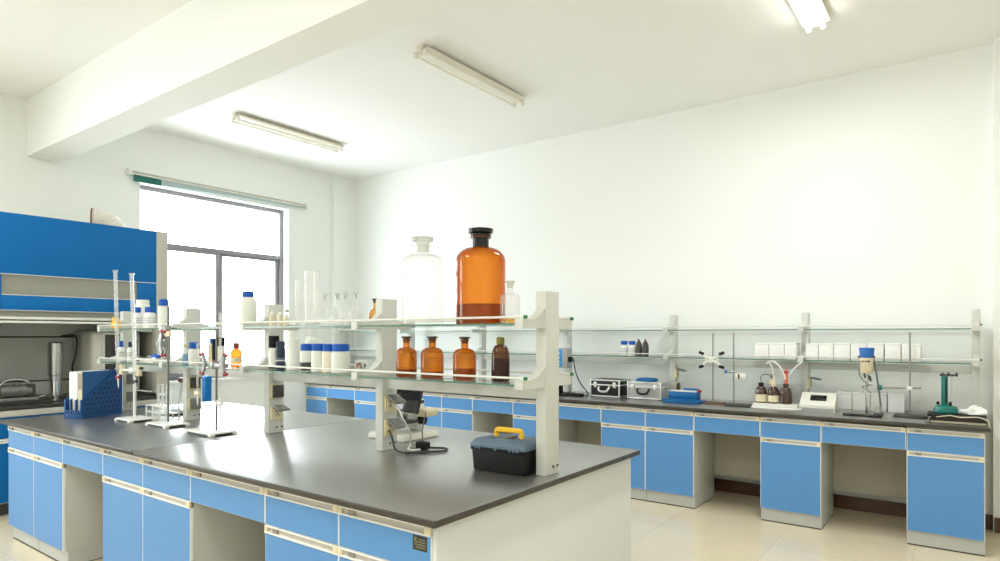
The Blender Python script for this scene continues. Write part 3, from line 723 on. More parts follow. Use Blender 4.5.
def burette(label, x, y, z0, z1, r, m, tap, lean=0.0, group='glass burettes'):
    t = thing('burette', label, 'burette', (x, y, z0), 0, group)
    t.rotation_euler = (0, lean, 0)
    L = z1 - z0
    MB().lathe([(0, 0.10), (r * 0.6, 0.10), (r, 0.125), (r, L - 0.012), (r * 1.7, L), (r * 1.5, L), (r * 0.82, L - 0.012), (r * 0.82, 0.126), (0, 0.126)], m, seg=16).build('graduated_tube', t)
    MB().lathe([(0, 0), (0.002, 0), (0.0045, 0.03), (0.006, 0.065), (0.006, 0.10), (0, 0.10)], 'wplastic', seg=12).build('tip', t)
    b = MB().tube([(-0.022, 0, 0.075), (0.022, 0, 0.075)], 0.010, tap, 10); b.box(-0.034, -0.022, -0.004, 0.004, 0.058, 0.092, tap, 0.002)
    b.build('stopcock', t)
    return t
burette('long clear burette with red stopcock hanging beside the blue file holder', -4.90, 2.05, 1.072, 1.917, 0.0125, 'milky', 'red', -0.061)
burette('long clear burette with blue stopcock in front of the white stand rod', -4.637, 2.05, 1.055, 1.882, 0.0125, 'milky', 'navy', -0.073)
burette('short white burette with wing stopcock in the left wing of the near clamp', -3.782, 2.03, 1.02, 1.40, 0.007, 'milky', 'cream')
burette('clear burette with dark tip standing in the right wing of the near clamp', -3.53, 2.03, 0.975, 1.58, 0.007, 'milky', 'wplastic')
b = MB().lathe([(0, 0), (0.009, 0), (0.011, 0.045), (0, 0.045)], 'red', seg=14); b.lathe([(0, 0.045), (0.013, 0.045), (0.013, 0.165), (0.009, 0.17), (0, 0.17)], 'black', seg=14)
tag(b.build('marker_pen', loc=(-3.86, 2.18, SL)), 'black marker pen with red end standing upright on the lower shelf', 'pen')

# test tube rack
t = thing('test_tube_rack', 'low white test tube rack standing behind the burette stand base', 'rack', (-4.64, 2.235, ZT + 0.0005))
b = MB()
for z in (0.0, 0.045, 0.092): b.box(-0.145, 0.145, -0.05, 0.05, z, z + 0.006, 'tplastic', 0.001)
for x in (-0.145, -0.05, 0.05, 0.137):
    for y in (-0.05, 0.042): b.box(x, x + 0.008, y, y + 0.008, 0.006, 0.092, 'tplastic')
b.build('crate', t)
for i in range(6):
    b = MB().lathe([(0, 0), (0.006, 0.002), (0.0105, 0.01), (0.0105, 0.15), (0.0118, 0.152), (0.0095, 0.15), (0.0095, 0.012), (0, 0.006)], 'milky', seg=16)
    tag(b.build('test_tube', loc=(-4.68 + 0.032 * i, 2.225 + 0.012 * (i % 2), ZT + 0.0995)), ('glass test tube at the hood end of the white rack', 'second glass test tube from the hood end of the rack', 'third glass test tube from the hood end of the rack', 'fourth glass test tube from the hood end of the rack', 'glass test tube just before the rod of the second stand', 'glass test tube closest to the socket post in the white rack')[i], 'test tube', 'glass test tubes in the white rack')
b = MB().tube([(-0.02, 0, 0.0), (-0.075, 0, 0.10)], 0.010, 'milky', 12)
tag(b.build('test_tube', loc=(-4.70, 2.255, ZT + 0.107)), 'single glass tube leaning out of the white rack', 'test tube')

# small tripod and flat tray behind the rack
t = thing('tripod_stool', 'small tripod with round brown top behind the second burette', 'tripod', (-5.02, 2.62, ZT + 0.0005))
MB().lathe([(0, 0.225), (0.07, 0.225), (0.075, 0.235), (0.07, 0.26), (0, 0.262)], 'wood', seg=24).build('round_top', t)
for k in range(3):
    a = 2 * PI * k / 3 - 0.5
    MB().tube([(0.085 * math.cos(a), 0.085 * math.sin(a), 0.004), (0.055 * math.cos(a), 0.055 * math.sin(a), 0.226)], 0.006, 'whitepaint', 8).build('leg', t)
b = MB().frustum(-0.10, 0.10, -0.07, 0.07, 0.0, 0.012, 0.0, 0.0, 'black', 0.002); b.frustum(-0.10, 0.10, -0.07, 0.07, 0.012, 0.03, 0.006, 0.006, 'palefab', 0.003)
tag(b.build('flat_tray', loc=(-4.86, 2.43, ZT + 0.0005)), 'flat pale blue-grey tray with black underside behind the burette stand', 'tray')
b = MB().tube([(0, 0, 0.31), (0.01, 0, 0.2), (-0.05, 0, 0.08), (-0.12, 0.02, 0.03), (-0.17, 0.03, 0.008)], 0.006, 'tube', 8, smooth=2)
tag(b.build('rubber_hose', loc=(-4.62, 2.46, ZT + 0.001)), 'pale hose curving down behind the test tube rack to the worktop', 'hose')

# ------------------------------------------------------------------ file holder
ang = math.atan2(0.139, 0.333)
t = thing('file_holder', 'blue plastic three-slot file holder on the far corner of the island', 'file holder', (-5.106, 1.894, ZT + 0.0005), ang)
W, D, Hh = 0.150, 0.355, 0.335     # extends to -x by W, +y by D
slope = [(0, 0), (D, 0), (D, Hh), (D - 0.06, Hh), (0.0, 0.135)]
for xx in (-W, -0.005):
    b = MB().prism(slope, 'x', xx, xx + 0.004, 'filebox')
    side = xx + 0.004 if xx > -0.1 else xx
    for i in range(9):
        for j in range(7):
            y = 0.03 + i * 0.037 + (0.0185 if j % 2 else 0); z = 0.03 + j * 0.035
            if y > D - 0.025 or z > 0.12 + y * 0.58 or z > Hh - .03: continue
            hexa = [(y + 0.014 * math.cos(PI / 6 + k * PI / 3), z + 0.014 * math.sin(PI / 6 + k * PI / 3)) for k in range(6)]
            b.prism(hexa, 'x', side - 0.0004, side + 0.0006, 'filedark')
    b.build('side_panel', t)
for xx in (-W + 0.048, -W + 0.100):
    MB().prism(slope, 'x', xx, xx + 0.003, 'filebox').build('divider', t)
MB().box(-W + 0.004, -0.005, 0.002, D - 0.003, 0, 0.004, 'filebox').build('bottom', t)
MB().box(-W + 0.004, -0.005, D - 0.004, D, 0.004, Hh, 'filebox').build('back_panel', t)
b = MB().box(-W, 0, -0.006, 0.0, 0, 0.034, 'filebox', 0.002); b.box(-W, 0, -0.006, 0.0, 0.05, 0.058, 'filebox', 0.001)
for k in range(7):
    xx = -W + (W - 0.012) * k / 6; b.box(xx, xx + 0.012, -0.006, 0.0, 0.0, 0.06 if k % 2 else 0.135, 'filebox', 0.001)
b.build('front_lattice', t)
def binder(label, x0, x1, m, spine, y0=0.006, h=0.328, patch=None):
    c, s = math.cos(ang), math.sin(ang)
    px, py = x0, y0
    r = thing('binder', label, 'binder', (-5.106 + px * c - py * s, 1.894 + px * s + py * c, ZT + 0.0055), ang, 'binders in the blue file holder')
    w = x1 - x0
    b = MB().box(0, 0.003, 0.003, 0.31, 0, h, m); b.box(w - 0.003, w, 0.003, 0.31, 0, h, m); b.box(0, w, 0, 0.003, 0, h, spine)
    b.build('cover', r)
    MB().box(0.0035, w - 0.0035, 0.01, 0.305, 0.004, h - 0.006, 'paper').build('paper_block', r)
    if patch: MB().box(0.004, w - 0.004, -0.001, 0, h * 0.62, h * 0.97, patch).build('spine_label', r)
binder('white binder at the hood side of the blue file holder', -W + 0.006, -W + 0.026, 'paper', 'paper', 0.03)
binder('white binder second from the hood side of the file holder', -W + 0.028, -W + 0.046, 'paper', 'paper', 0.02)
binder('white binder in the middle slot of the blue file holder', -W + 0.054, -W + 0.097, 'paper', 'paper', 0.012)
binder('blue binder with cream spine and grey spine label in the file holder', -W + 0.106, -0.008, 'binder', 'beige', 0.008, patch='clip')

# ------------------------------------------------------------------ tool box
t = thing('tool_box', 'black tool box with blue-grey lid and yellow handle on the island', 'tool box', (-1.655, 2.312, ZT + 0.0005), 0.03)
b = MB().frustum(-0.135, 0.135, -0.086, 0.086, 0, 0.098, -0.006, -0.005, 'toolblack', 0.008)
b.box(-0.144, 0.144, -0.094, 0.094, 0.090, 0.104, 'toolblack', 0.004); b.build('tray', t)
b = MB().frustum(-0.146, 0.146, -0.096, 0.096, 0.1045, 0.122, 0.002, 0.002, 'lidgrey', 0.004)
b.frustum(-0.143, 0.143, -0.093, 0.093, 0.121, 0.142, 0.016, 0.016, 'lidgrey', 0.004)
for x in (-0.10, -0.075, -0.05, 0.055, 0.08, 0.105): b.box(x, x + 0.014, -0.07, 0.07, 0.1415, 0.1445, 'lidgrey', 0.001)
b.box(-0.05, 0.05, -0.03, 0.03, 0.1415, 0.1435, 'dgrey', 0.001)
b.build('lid', t)
for xs_ in ((-0.118, -0.098), (-0.012,), (0.062, 0.082, 0.102)):
    b = MB().box(xs_[0] - 0.002, xs_[-1] + 0.015, -0.0965, -0.093, 0.103, 0.110, 'lidgrey', 0.001)
    for x in xs_: b.box(x, x + 0.013, -0.0995, -0.0965, 0.098, 0.112, 'lidgrey', 0.002)
    b.build('latch', t)
b = MB().tube([(-0.068, 0, 0.141), (-0.068, 0, 0.164), (-0.060, 0, 0.176), (0.060, 0, 0.176), (0.068, 0, 0.164), (0.068, 0, 0.141)], 0.011, 'yellow', 10)
b.box(-0.072, 0.072, -0.013, 0.013, 0.165, 0.181, 'yellow', 0.006); b.build('carry_handle', t)
b = MB().box(0.008, 0.03, -0.022, 0.022, 0.1435, 0.155, 'cover', 0.003); b.build('lid_clip', t)

# ------------------------------------------------------------------ digital microscope
t = thing('digital_microscope', 'digital microscope with black screen head seen from behind past the rack post', 'microscope', (-2.69, 2.68, ZT + 0.0005))
MB().frustum(-0.15, 0.15, -0.14, 0.16, 0, 0.035, 0.008, 0.008, 'offwhite', 0.006).build('base', t)
b = MB().box(-0.03, 0.05, 0.07, 0.14, 0.0345, 0.20, 'offwhite', 0.008); b.box(0.05, 0.17, 0.02, 0.13, 0.125, 0.165, 'cream', 0.008); b.build('arm', t)
MB().box(-0.10, 0.08, -0.10, 0.06, 0.085, 0.10, 'dgrey', 0.003).build('stage', t)
b = MB()
for (x0, x1) in ((-0.062, -0.03), (0.05, 0.082)): b.tube([(x0, 0.10, 0.095), (x1, 0.10, 0.095)], 0.028, 'black', 16)
b.build('focus_knob', t)
MB().lathe([(0, 0.105), (0.012, 0.105), (0.02, 0.13), (0.02, 0.19), (0, 0.19)], 'chrome', (0.0, 0.02, 0), 16).build('objective', t)
MB().box(-0.03, 0.05, 0.0, 0.14, 0.19, 0.215, 'offwhite', 0.006).build('head', t)
b = MB().box(0.04, 0.235, -0.105, -0.085, 0.165, 0.315, 'blackgloss', 0.006, T=Rx(-0.25, (0.13, -0.1, 0.23)) @ Ry(0.05, (0.13, -0.1, 0.23)))
b.box(0.045, 0.06, -0.108, -0.104, 0.19, 0.29, 'dgrey', 0.001); b.box(0.05, 0.12, -0.09, 0.06, 0.20, 0.22, 'dgrey', 0.003); b.build('screen', t)
# cables and plug
b = MB().tube([(-2.417, 2.31, 0.955), (-2.385, 2.30, 0.94), (-2.375, 2.30, 0.90), (-2.36, 2.30, 0.862), (-2.30, 2.29, 0.857), (-2.26, 2.32, 0.857), (-2.20, 2.38, 0.857), (-2.16, 2.46, 0.857), (-2.20, 2.53, 0.857), (-2.28, 2.47, 0.86)], 0.0055, 'cable', 8, smooth=3)
c = b.build('power_cable'); tag(c, 'black mains cable looping across the worktop beside the rack post', 'cable')
MB().box(-2.345, -2.275, 2.43, 2.475, 0.852, 0.892, 'black', 0.008).build('plug', c)
b = MB().tube([(-2.417, 2.338, 1.085), (-2.36, 2.325, 1.075), (-2.335, 2.33, 1.02), (-2.35, 2.40, 0.95), (-2.395, 2.45, 0.88), (-2.40, 2.45, 0.858), (-2.37, 2.40, 0.8565), (-2.335, 2.375, 0.8565), (-2.30, 2.385, 0.8565), (-2.29, 2.41, 0.858)], 0.0045, 'tube', 8, smooth=3)
tag(b.build('power_cable'), 'white cable dropping from the open socket to the worktop', 'cable')
b = MB().tube([(-2.50, 2.68, 1.01), (-2.46, 2.62, 0.96), (-2.43, 2.57, 0.92), (-2.39, 2.54, 0.868), (-2.36, 2.51, 0.856), (-2.32, 2.49, 0.856)], 0.0035, 'gcable', 8, smooth=2)
tag(b.build('signal_cable'), 'thin grey cable running from the microscope arm down to the plug', 'cable')

# ------------------------------------------------------------------ fume hood
HX, HY0, HY1 = -6.2, 1.46, 3.035
t = thing('fume_hood', 'big blue and grey fume hood against the window wall', 'fume hood', (HX, (HY0 + HY1) / 2, 0))
hw = (HY1 - HY0) / 2
bk = XL - HX + 0.012
b = MB()
for s in (-1, 1):
    y0, y1 = sorted((s * hw, s * (hw - 0.105)))
    b.box(-0.10, 0, y0, y1, 0.90, 2.435, 'hoodgrey', 0.004)      # front uprights
    y0, y1 = sorted((s * hw, s * (hw - 0.03)))
    b.box(bk, -0.10, y0, y1, 0.90, 2.435, 'hoodgrey', 0.002)
b.box(bk, -0.025, -hw + 0.03, hw - 0.03, 2.405, 2.43, 'hoodgrey')
b.build('frame', t)
iy = hw - 0.105
MB().box(-0.022, -0.002, -iy, iy, 1.943, 2.433, 'hoodblue', 0.002).build('upper_panel', t)
b = MB().box(-0.022, -0.002, -iy, -iy + 0.165, 1.650, 1.940, 'hoodblue', 0.002); b.box(-0.022, -0.002, iy - 0.165, iy, 1.650, 1.940, 'hoodblue', 0.002)
b.box(-0.022, -0.002, -iy + 0.165, iy - 0.165, 1.650, 1.775, 'hoodblue', 0.002); b.build('lower_panel', t)
b = MB().box(-0.030, -0.020, -iy + 0.165, iy - 0.165, 1.775, 1.94, 'lampglass'); b.build('display_window', t)
b = MB()
for (z0, z1) in ((1.938, 1.943), (1.648, 1.652)): b.box(-0.006, 0.0, -iy, iy, z0, z1, 'edge')
b.box(-0.006, 0.0, -iy + .165, iy - .165, 1.772, 1.777, 'edge'); b.build('panel_trim', t)
b = MB().box(-0.06, -0.035, -iy + 0.004, iy - 0.004, 1.60, 1.66, 'lampglass')
b.box(-0.065, -0.025, -iy + 0.004, iy - 0.004, 1.578, 1.60, 'alu', 0.003); b.box(-0.075, -0.03, -iy + 0.004, iy - 0.004, 1.548, 1.566, 'alu', 0.003); b.build('sash', t)
b = MB().box(bk, bk + 0.012, -hw + 0.03, hw - 0.03, 0.90, 2.405, 'liner'); b.box(bk + 0.012, bk + 0.016, -hw + .03, hw - .03, 1.425, 1.440, 'gasket')
b.box(bk + 0.012, bk + 0.02, -hw + .03, hw - .03, 1.02, 1.032, 'gasket'); b.build('rear_baffle', t)
b = MB().box(bk, 0.02, -hw + 0.001, hw - 0.001, 0.845, 0.875, 'darktop', 0.004); b.box(bk, -0.10, -hw + 0.031, hw - 0.031, 0.875, 0.89, 'darktop', 0.004)
b.build('work_surface', t)
b = MB().box(-0.03, 0.03, -hw, hw, 0.795, 0.843, 'hoodgrey', 0.003); b.build('front_sill', t)
b = MB().box(bk, -0.02, -hw + 0.002, hw - 0.002, 0.10, 0.80, 'hoodgrey'); b.box(bk + .05, -0.07, -hw + 0.002, hw - 0.002, 0, 0.10, 'gasket'); b.build('base_cabinet', t)
nd = 3
for k in range(nd):
    a = -hw + 2 * hw * k / nd + 0.003; c = -hw + 2 * hw * (k + 1) / nd - 0.003
    d = MB().box(-0.02, 0, a, c, 0.11, 0.585, 'hoodblue', 0.002).build('door', t)
    MB().box(-0.005, 0.014, a, c, 0.586, 0.600, 'alu', 0.002).build('handle', d)
    d = MB().box(-0.02, 0, a, c, 0.625, 0.79, 'hoodblue', 0.002).build('drawer', t)
    MB().box(-0.005, 0.014, a, c, 0.603, 0.620, 'alu', 0.002).build('handle', d)
# corrugated duct elbow on the roof
dy = 2.52 - (HY0 + HY1) / 2
b = MB(); pts = []; rs = []
ax = Vector((-0.45, -0.89, 0)).normalized(); foot = Vector((-0.36, dy + 0.21, 2.38)); rad = 0.15
for k in range(49):
    a = min(1.0, k / 38) * PI * 0.47
    pts.append(foot + ax * (rad * (1 - math.cos(a)) + max(0, k - 38) * 0.006) + Vector((0, 0, 0.02 + rad * math.sin(a)))); rs.append(0.086 + (0.004 if k % 4 < 2 else -0.002))
b.tube(pts, rs, 'duct', 28); b.build('exhaust_duct', t, angle=60)
p = pts[-1]; n = (pts[-1] - pts[-2]).normalized()
MB().tube([p - n * 0.004, p + n * 0.008], 0.095, 'ductring', 28).build('duct_collar', t)
MB().tube([p + n * 0.0085, p + n * 0.0135], 0.084, 'duct', 28).build('duct_mouth', t)

# things inside the hood
HZ = 0.8905
t = thing('steel_cylinder', 'tall stainless steel cylinder on a small tripod inside the fume hood', 'cylinder', (-6.6, 2.235, HZ))
MB().lathe([(0, 0.145), (0.05, 0.145), (0.05, 0.20), (0.058, 0.205), (0.058, 0.485), (0.05, 0.497), (0, 0.497)], 'steel', seg=28).build('vessel', t)
MB().lathe([(0, 0.03), (0.045, 0.03), (0.045, 0.145), (0, 0.145)], 'chrome', seg=24).build('lower_tube', t)
MB().lathe([(0, 0.0), (0.03, 0), (0.03, 0.018), (0.075, 0.024), (0.075, 0.03), (0, 0.03)], 'steel', seg=24).build('flange', t)
for k in range(3):
    a = 2 * PI * k / 3 + 0.3
    MB().tube([(0.06 * math.cos(a), 0.06 * math.sin(a), 0.026), (0.13 * math.cos(a), 0.13 * math.sin(a), 0.0085)], 0.007, 'steel', 8).build('leg', t)
t = thing('vacuum_pump', 'grey cast metal pump with carrying handle lying inside the fume hood', 'pump', (-6.52, 1.90, HZ))
MB().box(-0.09, 0.09, -0.16, 0.16, 0, 0.03, 'casting', 0.008).build('base_plate', t)
b = MB().tube([(0, -0.10, 0.085), (0, 0.12, 0.085)], 0.055, 'casting', 18)
for y in (-0.08, -0.04, 0.0, 0.04): b.tube([(0, y, 0.085), (0, y + 0.012, 0.085)], 0.060, 'casting', 18)
b.build('motor', t)
MB().box(-0.05, 0.05, 0.08, 0.15, 0.03, 0.14, 'dgrey', 0.012).build('pump_head', t)
MB().tube([(0, -0.10, 0.13), (0, -0.06, 0.175), (0, 0.02, 0.185), (0, 0.10, 0.165), (0, 0.11, 0.13)], 0.010, 'steel', 8, smooth=2).build('carry_handle', t)
b = MB().box(-0.10, 0.10, -0.08, 0.08, 0, 0.055, 'casting', 0.01); b.box(-0.07, 0.07, -0.05, 0.05, 0.055, 0.11, 'dgrey', 0.012); b.tube([(0.05, 0, 0.11), (0.05, 0, 0.15)], 0.012, 'chrome', 10)
tag(b.build('heating_plate', loc=(-6.42, 1.62, HZ)), 'low grey hot plate on the dark hood surface beside the pump', 'hot plate')
t = thing('drying_oven', 'rounded pale grey drying oven with dark front inside the fume hood', 'oven', (-6.62, 2.70, HZ))
b = MB().box(-0.30, 0.13, -0.215, 0.215, 0.012, 0.60, 'offwhite', 0.045, seg=4)
for (x, y) in ((-0.25, -0.17), (0.08, -0.17), (-0.25, 0.17), (0.08, 0.17)): b.lathe([(0, 0), (0.02, 0), (0.02, 0.03), (0, 0.03)], 'black', (x, y, 0), 12)
b.build('housing', t)
b = MB()
for (y0, y1, z0, z1) in ((-0.12, 0.20, 0.565, 0.58), (-0.12, 0.20, 0.04, 0.055), (-0.12, -0.105, 0.055, 0.565), (0.185, 0.20, 0.055, 0.565)): b.box(0.13, 0.142, y0, y1, z0, z1, 'alu', 0.002)
b.build('door_frame', t)
MB().box(0.13, 0.138, -0.105, 0.185, 0.055, 0.565, 'dgrey').build('front_panel', t)
b = MB().box(0.138, 0.150, -0.04, 0.10, 0.40, 0.425, 'blackgloss', 0.002); b.box(0.138, 0.16, -0.06, 0.02, 0.325, 0.355, 'alu', 0.004); b.build('control_strip', t)
MB().tube([(0.14, -0.02, 0.22), (0.155, -0.015, 0.255), (0.155, 0.03, 0.275), (0.155, 0.075, 0.255), (0.14, 0.08, 0.22)], 0.008, 'rail', 8, smooth=2).build('door_handle', t)
b = MB().tube([(-6.94, 2.40, 1.44), (-6.75, 2.42, 1.455), (-6.68, 2.44, 1.43), (-6.66, 2.42, 1.25), (-6.67, 2.385, 1.15), (-6.64, 2.42, 1.0), (-6.66, 2.43, 0.90)], 0.008, 'cable', 8, smooth=3)
tag(b.build('oven_cable'), 'black cable hanging beside the drying oven in the hood', 'cable')
# narrow blue bin under the window
b = MB().frustum(-0.04, 0.04, -0.028, 0.028, 0, 0.96, -0.004, -0.004, 'hoodblue', 0.006); b.frustum(-0.048, 0.048, -0.036, 0.036, 0.955, 1.01, 0.006, 0.006, 'hoodblue', 0.006)
tag(b.build('waste_bin', loc=(-6.60, 3.645, 0.001)), 'slim tall blue bin standing below the window beside the hood', 'bin')

# ------------------------------------------------------------------ wall bench items
ZB = ZT + 0.0005
SBL = 1.2484
ys = 5.68
GBW = 'bottles on the wall rack shelf'
plastic('white bottle with blue cap and label on the wall rack shelf above the flight cases', -2.694, ys, SBL, 0.037, 0.145, 'wplastic', 'bcap', 0.035, GBW, rn=0.026, rc=0.031, lab=(0.02, 0.085, 'label'))
plastic('white blue-capped bottle on the wall rack shelf touching the dark grey bottles', -2.612, ys, SBL, 0.037, 0.145, 'wplastic', 'bcap', 0.035, GBW, rn=0.026, rc=0.031, lab=(0.02, 0.085, 'label'))
plastic('dark grey tapered bottle with pale tip beside the blue-capped white bottles', -2.543, ys, SBL, 0.032, 0.163, 'dgrey', 'redcap', 0.02, GBW, rn=0.012, rc=0.009, hs=0.07)
plastic('dark grey tapered bottle with pale tip closest to the rack post', -2.476, ys, SBL, 0.032, 0.163, 'dgrey', 'redcap', 0.02, GBW, rn=0.012, rc=0.009, hs=0.07)
def carton(label, x0, x1, z, y0, y1, h, group, mm='paper'):
    w = x1 - x0
    t = thing('white_carton', label, 'carton', ((x0 + x1) / 2, (y0 + y1) / 2, z), 0, group); d = (y1 - y0) / 2
    MB().box(-w / 2 + 0.0015, w / 2 - 0.0015, -d, d, 0, h - 0.016, mm, 0.002).build('box', t)
    MB().box(-w / 2 + 0.0005, w / 2 - 0.0005, -d - 0.001, d + 0.001, h - 0.016, h, mm, 0.002).build('lid', t)
GC = 'white cartons on the wall rack shelf'
for i, (a, c, l) in enumerate(((-1.472, -1.361, 'white carton on the wall rack shelf at the far end of its row'), (-1.359, -1.239, 'white carton above the brown bottles, middle of three'), (-1.237, -1.145, 'white carton touching the far face of the rack post'),
                  (-1.075, -0.983, 'white carton touching the near face of the rack post'), (-0.981, -0.872, 'white carton second from the near face of the rack post'), (-0.870, -0.755, 'white carton third from the near face of the rack post'),
                  (-0.753, -0.645, 'white carton right behind the hanging blue-topped cup'), (-0.643, -0.530, 'white carton right beside the one behind the blue-topped cup'), (-0.523, -0.419, 'white carton on the shelf left of the last stand rod'),
                  (-0.415, -0.293, 'white carton at the near end of the shelf behind the last stand rod'))):
    carton(l, a, c, SBL, 5.645, 5.78, 0.133 + 0.003 * (i % 3), GC)
for a, c, l in ((-0.875, -0.764, 'white box on the bench against the wall beside the white meter'), (-0.762, -0.637, 'white box on the bench behind the black plate'), (-0.635, -0.523, 'white box on the bench behind the upright steel rod'), (-0.518, -0.405, 'white box on the bench nearest the last stand')):
    carton(l, a, c, ZB, 5.80, 5.92, 0.140, 'white boxes on the bench against the wall')
# overhead stirrer
t = thing('overhead_stirrer', 'overhead stirrer with blue keypad box on a rod behind the island post', 'stirrer', (-3.26, 5.50, ZB))
MB().box(-0.13, 0.07, -0.10, 0.10, 0, 0.022, 'black', 0.005).build('base', t)
MB().tube([(0.03, 0.06, 0.02), (0.03, 0.06, 0.52)], 0.009, 'steel', 12).build('rod', t)
MB().box(-0.11, 0.075, -0.07, 0.03, 0.275, 0.47, 'grey', 0.01).build('control_box', t)
b = MB().box(-0.10, 0.02, -0.0725, -0.07, 0.285, 0.46, 'padblue', 0.001)
for (x, z) in ((-0.07, 0.42), (-0.02, 0.42), (-0.07, 0.375), (-0.02, 0.375), (-0.07, 0.33), (-0.02, 0.33), (-0.02, 0.30)): b.lathe([(0, 0), (0.011, 0), (0.011, 0.003), (0, 0.003)], 'paper', T=Matrix.Translation((x, -0.0725, z)) @ Matrix.Rotation(PI / 2, 4, 'X'), seg=14)
b.build('keypad', t)
MB().tube([(0.075, -0.03, 0.36), (0.105, -0.03, 0.36)], 0.026, 'black', 14).build('knob', t)
MB().box(-0.11, -0.03, -0.06, 0.04, 0.022, 0.12, 'black', 0.01).build('motor_block', t)
b = MB().box(-0.06, 0.06, -0.03, 0.03, 0.0, 0.03, 'black', 0.01); b.box(-0.09, -0.055, -0.02, 0.02, 0.004, 0.024, 'black', 0.006)
tag(b.build('foot_pedal', loc=(-3.085, 5.46, ZB)), 'low black foot switch lying on the bench before the flight cases', 'switch')
b = MB().tube([(-3.135, 5.47, 1.21), (-3.12, 5.49, 1.06), (-3.08, 5.54, 0.95), (-3.01, 5.55, 0.872), (-3.0, 5.50, 0.858), (-3.01, 5.47, 0.862)], 0.006, 'cable', 8, smooth=3)
tag(b.build('stirrer_cable'), 'black cable drooping from the stirrer box to the foot switch', 'cable')
# flight cases
def flight_case(label, x, y, w, d, h, panel, hm, rz=0.0):
    t = thing('flight_case', label, 'case', (x, y, ZB), rz, 'aluminium flight cases on the wall bench')
    e = 0.013
    MB().box(e * .4, w - e * .4, e * .4, d - e * .4, 0.006, h - 0.001, panel, 0.002).build('shell', t)
    b = MB()
    for xx in (0, w - e):
        for yy in (0, d - e): b.box(xx, xx + e, yy, yy + e, 0.004, h, 'casealu', 0.003)
        for zz in (0.004, h - e, h * 0.66): b.box(xx, xx + e, e, d - e, zz, zz + e, 'casealu', 0.002)
    for yy in (0, d - e):
        for zz in (0.004, h - e, h * 0.66): b.box(e, w - e, yy, yy + e, zz, zz + e, 'casealu', 0.002)
    for xx in (0.002, w - 0.03):
        for yy in (0.002, d - 0.03): b.box(xx, xx + 0.026, yy, yy + 0.026, 0.0, 0.006, 'black')
    b.build('edge_frame', t)
    MB().tube([(w * 0.33, -0.006, h * 0.60), (w * 0.33, -0.028, h * 0.52), (w * 0.38, -0.032, h * 0.34), (w * 0.62, -0.032, h * 0.34), (w * 0.67, -0.028, h * 0.52), (w * 0.67, -0.006, h * 0.60)], 0.010, hm, 8, smooth=1).build('carry_handle', t)
    for xx in (w * 0.13, w * 0.78): MB().box(xx, xx + 0.032, -0.006, 0.001, h * 0.55, h * 0.86, 'casealu', 0.003).build('latch', t)
    return t
flight_case('black flight case with silver edges on the wall bench', -2.985, 5.53, 0.315, 0.26, 0.17, 'blackcase', 'casealu')
flight_case('silver flight case with black handle on the wall bench', -2.60, 5.545, 0.335, 0.20, 0.165, 'silvercase', 'black')
b = MB().box(-0.085, 0.085, -0.06, 0.06, 0, 0.026, 'instblue', 0.006); b.box(-0.07, 0.07, -0.045, 0.045, 0.026, 0.032, 'instblue', 0.003)
tag(b.build('blue_box', loc=(-2.44, 5.64, ZB + 0.166)), 'flat blue box lying on top of the silver flight case', 'box')
# blue clamp/cutter instrument
t = thing('blue_cutter', 'blue bench instrument with tray base and red knob beside the silver case', 'instrument', (-2.055, 5.56, ZB))
b = MB().box(-0.165, 0.165, -0.10, 0.10, 0, 0.022, 'instblue', 0.006); b.box(-0.165, 0.165, -0.10, -0.088, 0.022, 0.036, 'instblue', 0.003); b.build('tray_base', t)
b = MB().box(-0.13, 0.13, -0.05, 0.06, 0.022, 0.095, 'instblue', 0.01); b.box(-0.115, 0.10, -0.056, -0.05, 0.035, 0.08, 'instblue', 0.003); b.build('body', t)
MB().box(-0.115, 0.12, -0.045, 0.03, 0.095, 0.105, 'rail', 0.003).build('top_plate', t)
b = MB().box(-0.02, 0.12, 0.03, 0.055, 0.095, 0.122, 'instblue', 0.005); b.build('lever', t)
MB().lathe([(0, 0), (0.016, 0), (0.018, 0.012), (0.014, 0.022), (0, 0.024)], 'red', (0.135, 0.01, 0.092), 16).build('knob', t)
# stands
def rodstand(label, x, y, bx, by, h, basem, group='rod stands on the wall bench'):
    t = thing('rod_stand', label, 'stand', (x, y, ZB), 0, group)
    MB().frustum(bx[0], bx[1], by[0], by[1], 0, 0.018, 0.006, 0.006, basem, 0.003).build('base', t)
    MB().tube([(0, 0, 0.016), (0, 0, h)], 0.0065, 'casting', 12).build('rod', t)
    return t
sx = rodstand('rod stand with white butterfly clamp and brown base beside the blue instrument', -1.802, 5.568, (-0.075, 0.11), (-0.05, 0.05), 0.62, 'brownbase')
b = MB().box(-0.02, 0.02, -0.04, 0.012, 0.355, 0.415, 'tplastic', 0.006)
for s in (-1, 1):
    b.tube([(s * 0.015, -0.03, 0.40), (s * 0.05, -0.035, 0.405), (s * 0.075, -0.04, 0.43)], 0.010, 'tplastic', 8, smooth=1); b.tube([(s * 0.015, -0.03, 0.37), (s * 0.05, -0.035, 0.365), (s * 0.075, -0.04, 0.335)], 0.010, 'tplastic', 8, smooth=1)
    b.tube([(s * 0.05, -0.035, 0.405), (s * 0.05, -0.035, 0.365)], 0.008, 'tplastic', 8)
    b.tube([(s * 0.068, -0.05, 0.435), (s * 0.105, -0.03, 0.448)], 0.013, 'black', 8); b.tube([(s * 0.068, -0.05, 0.332), (s * 0.105, -0.03, 0.318)], 0.013, 'black', 8)
b.build('butterfly_clamp', sx)
s2b = rodstand('rod stand with small blue-knobbed clamp and black base beside the bottle tray', -1.625, 5.568, (-0.045, 0.155), (-0.12, 0.04), 0.62, 'rubber')
b = MB().tube([(-0.055, -0.02, 0.285), (0.03, -0.02, 0.285)], 0.010, 'steel', 10); b.tube([(-0.068, -0.02, 0.285), (-0.05, -0.02, 0.285)], 0.015, 'bcap', 10)
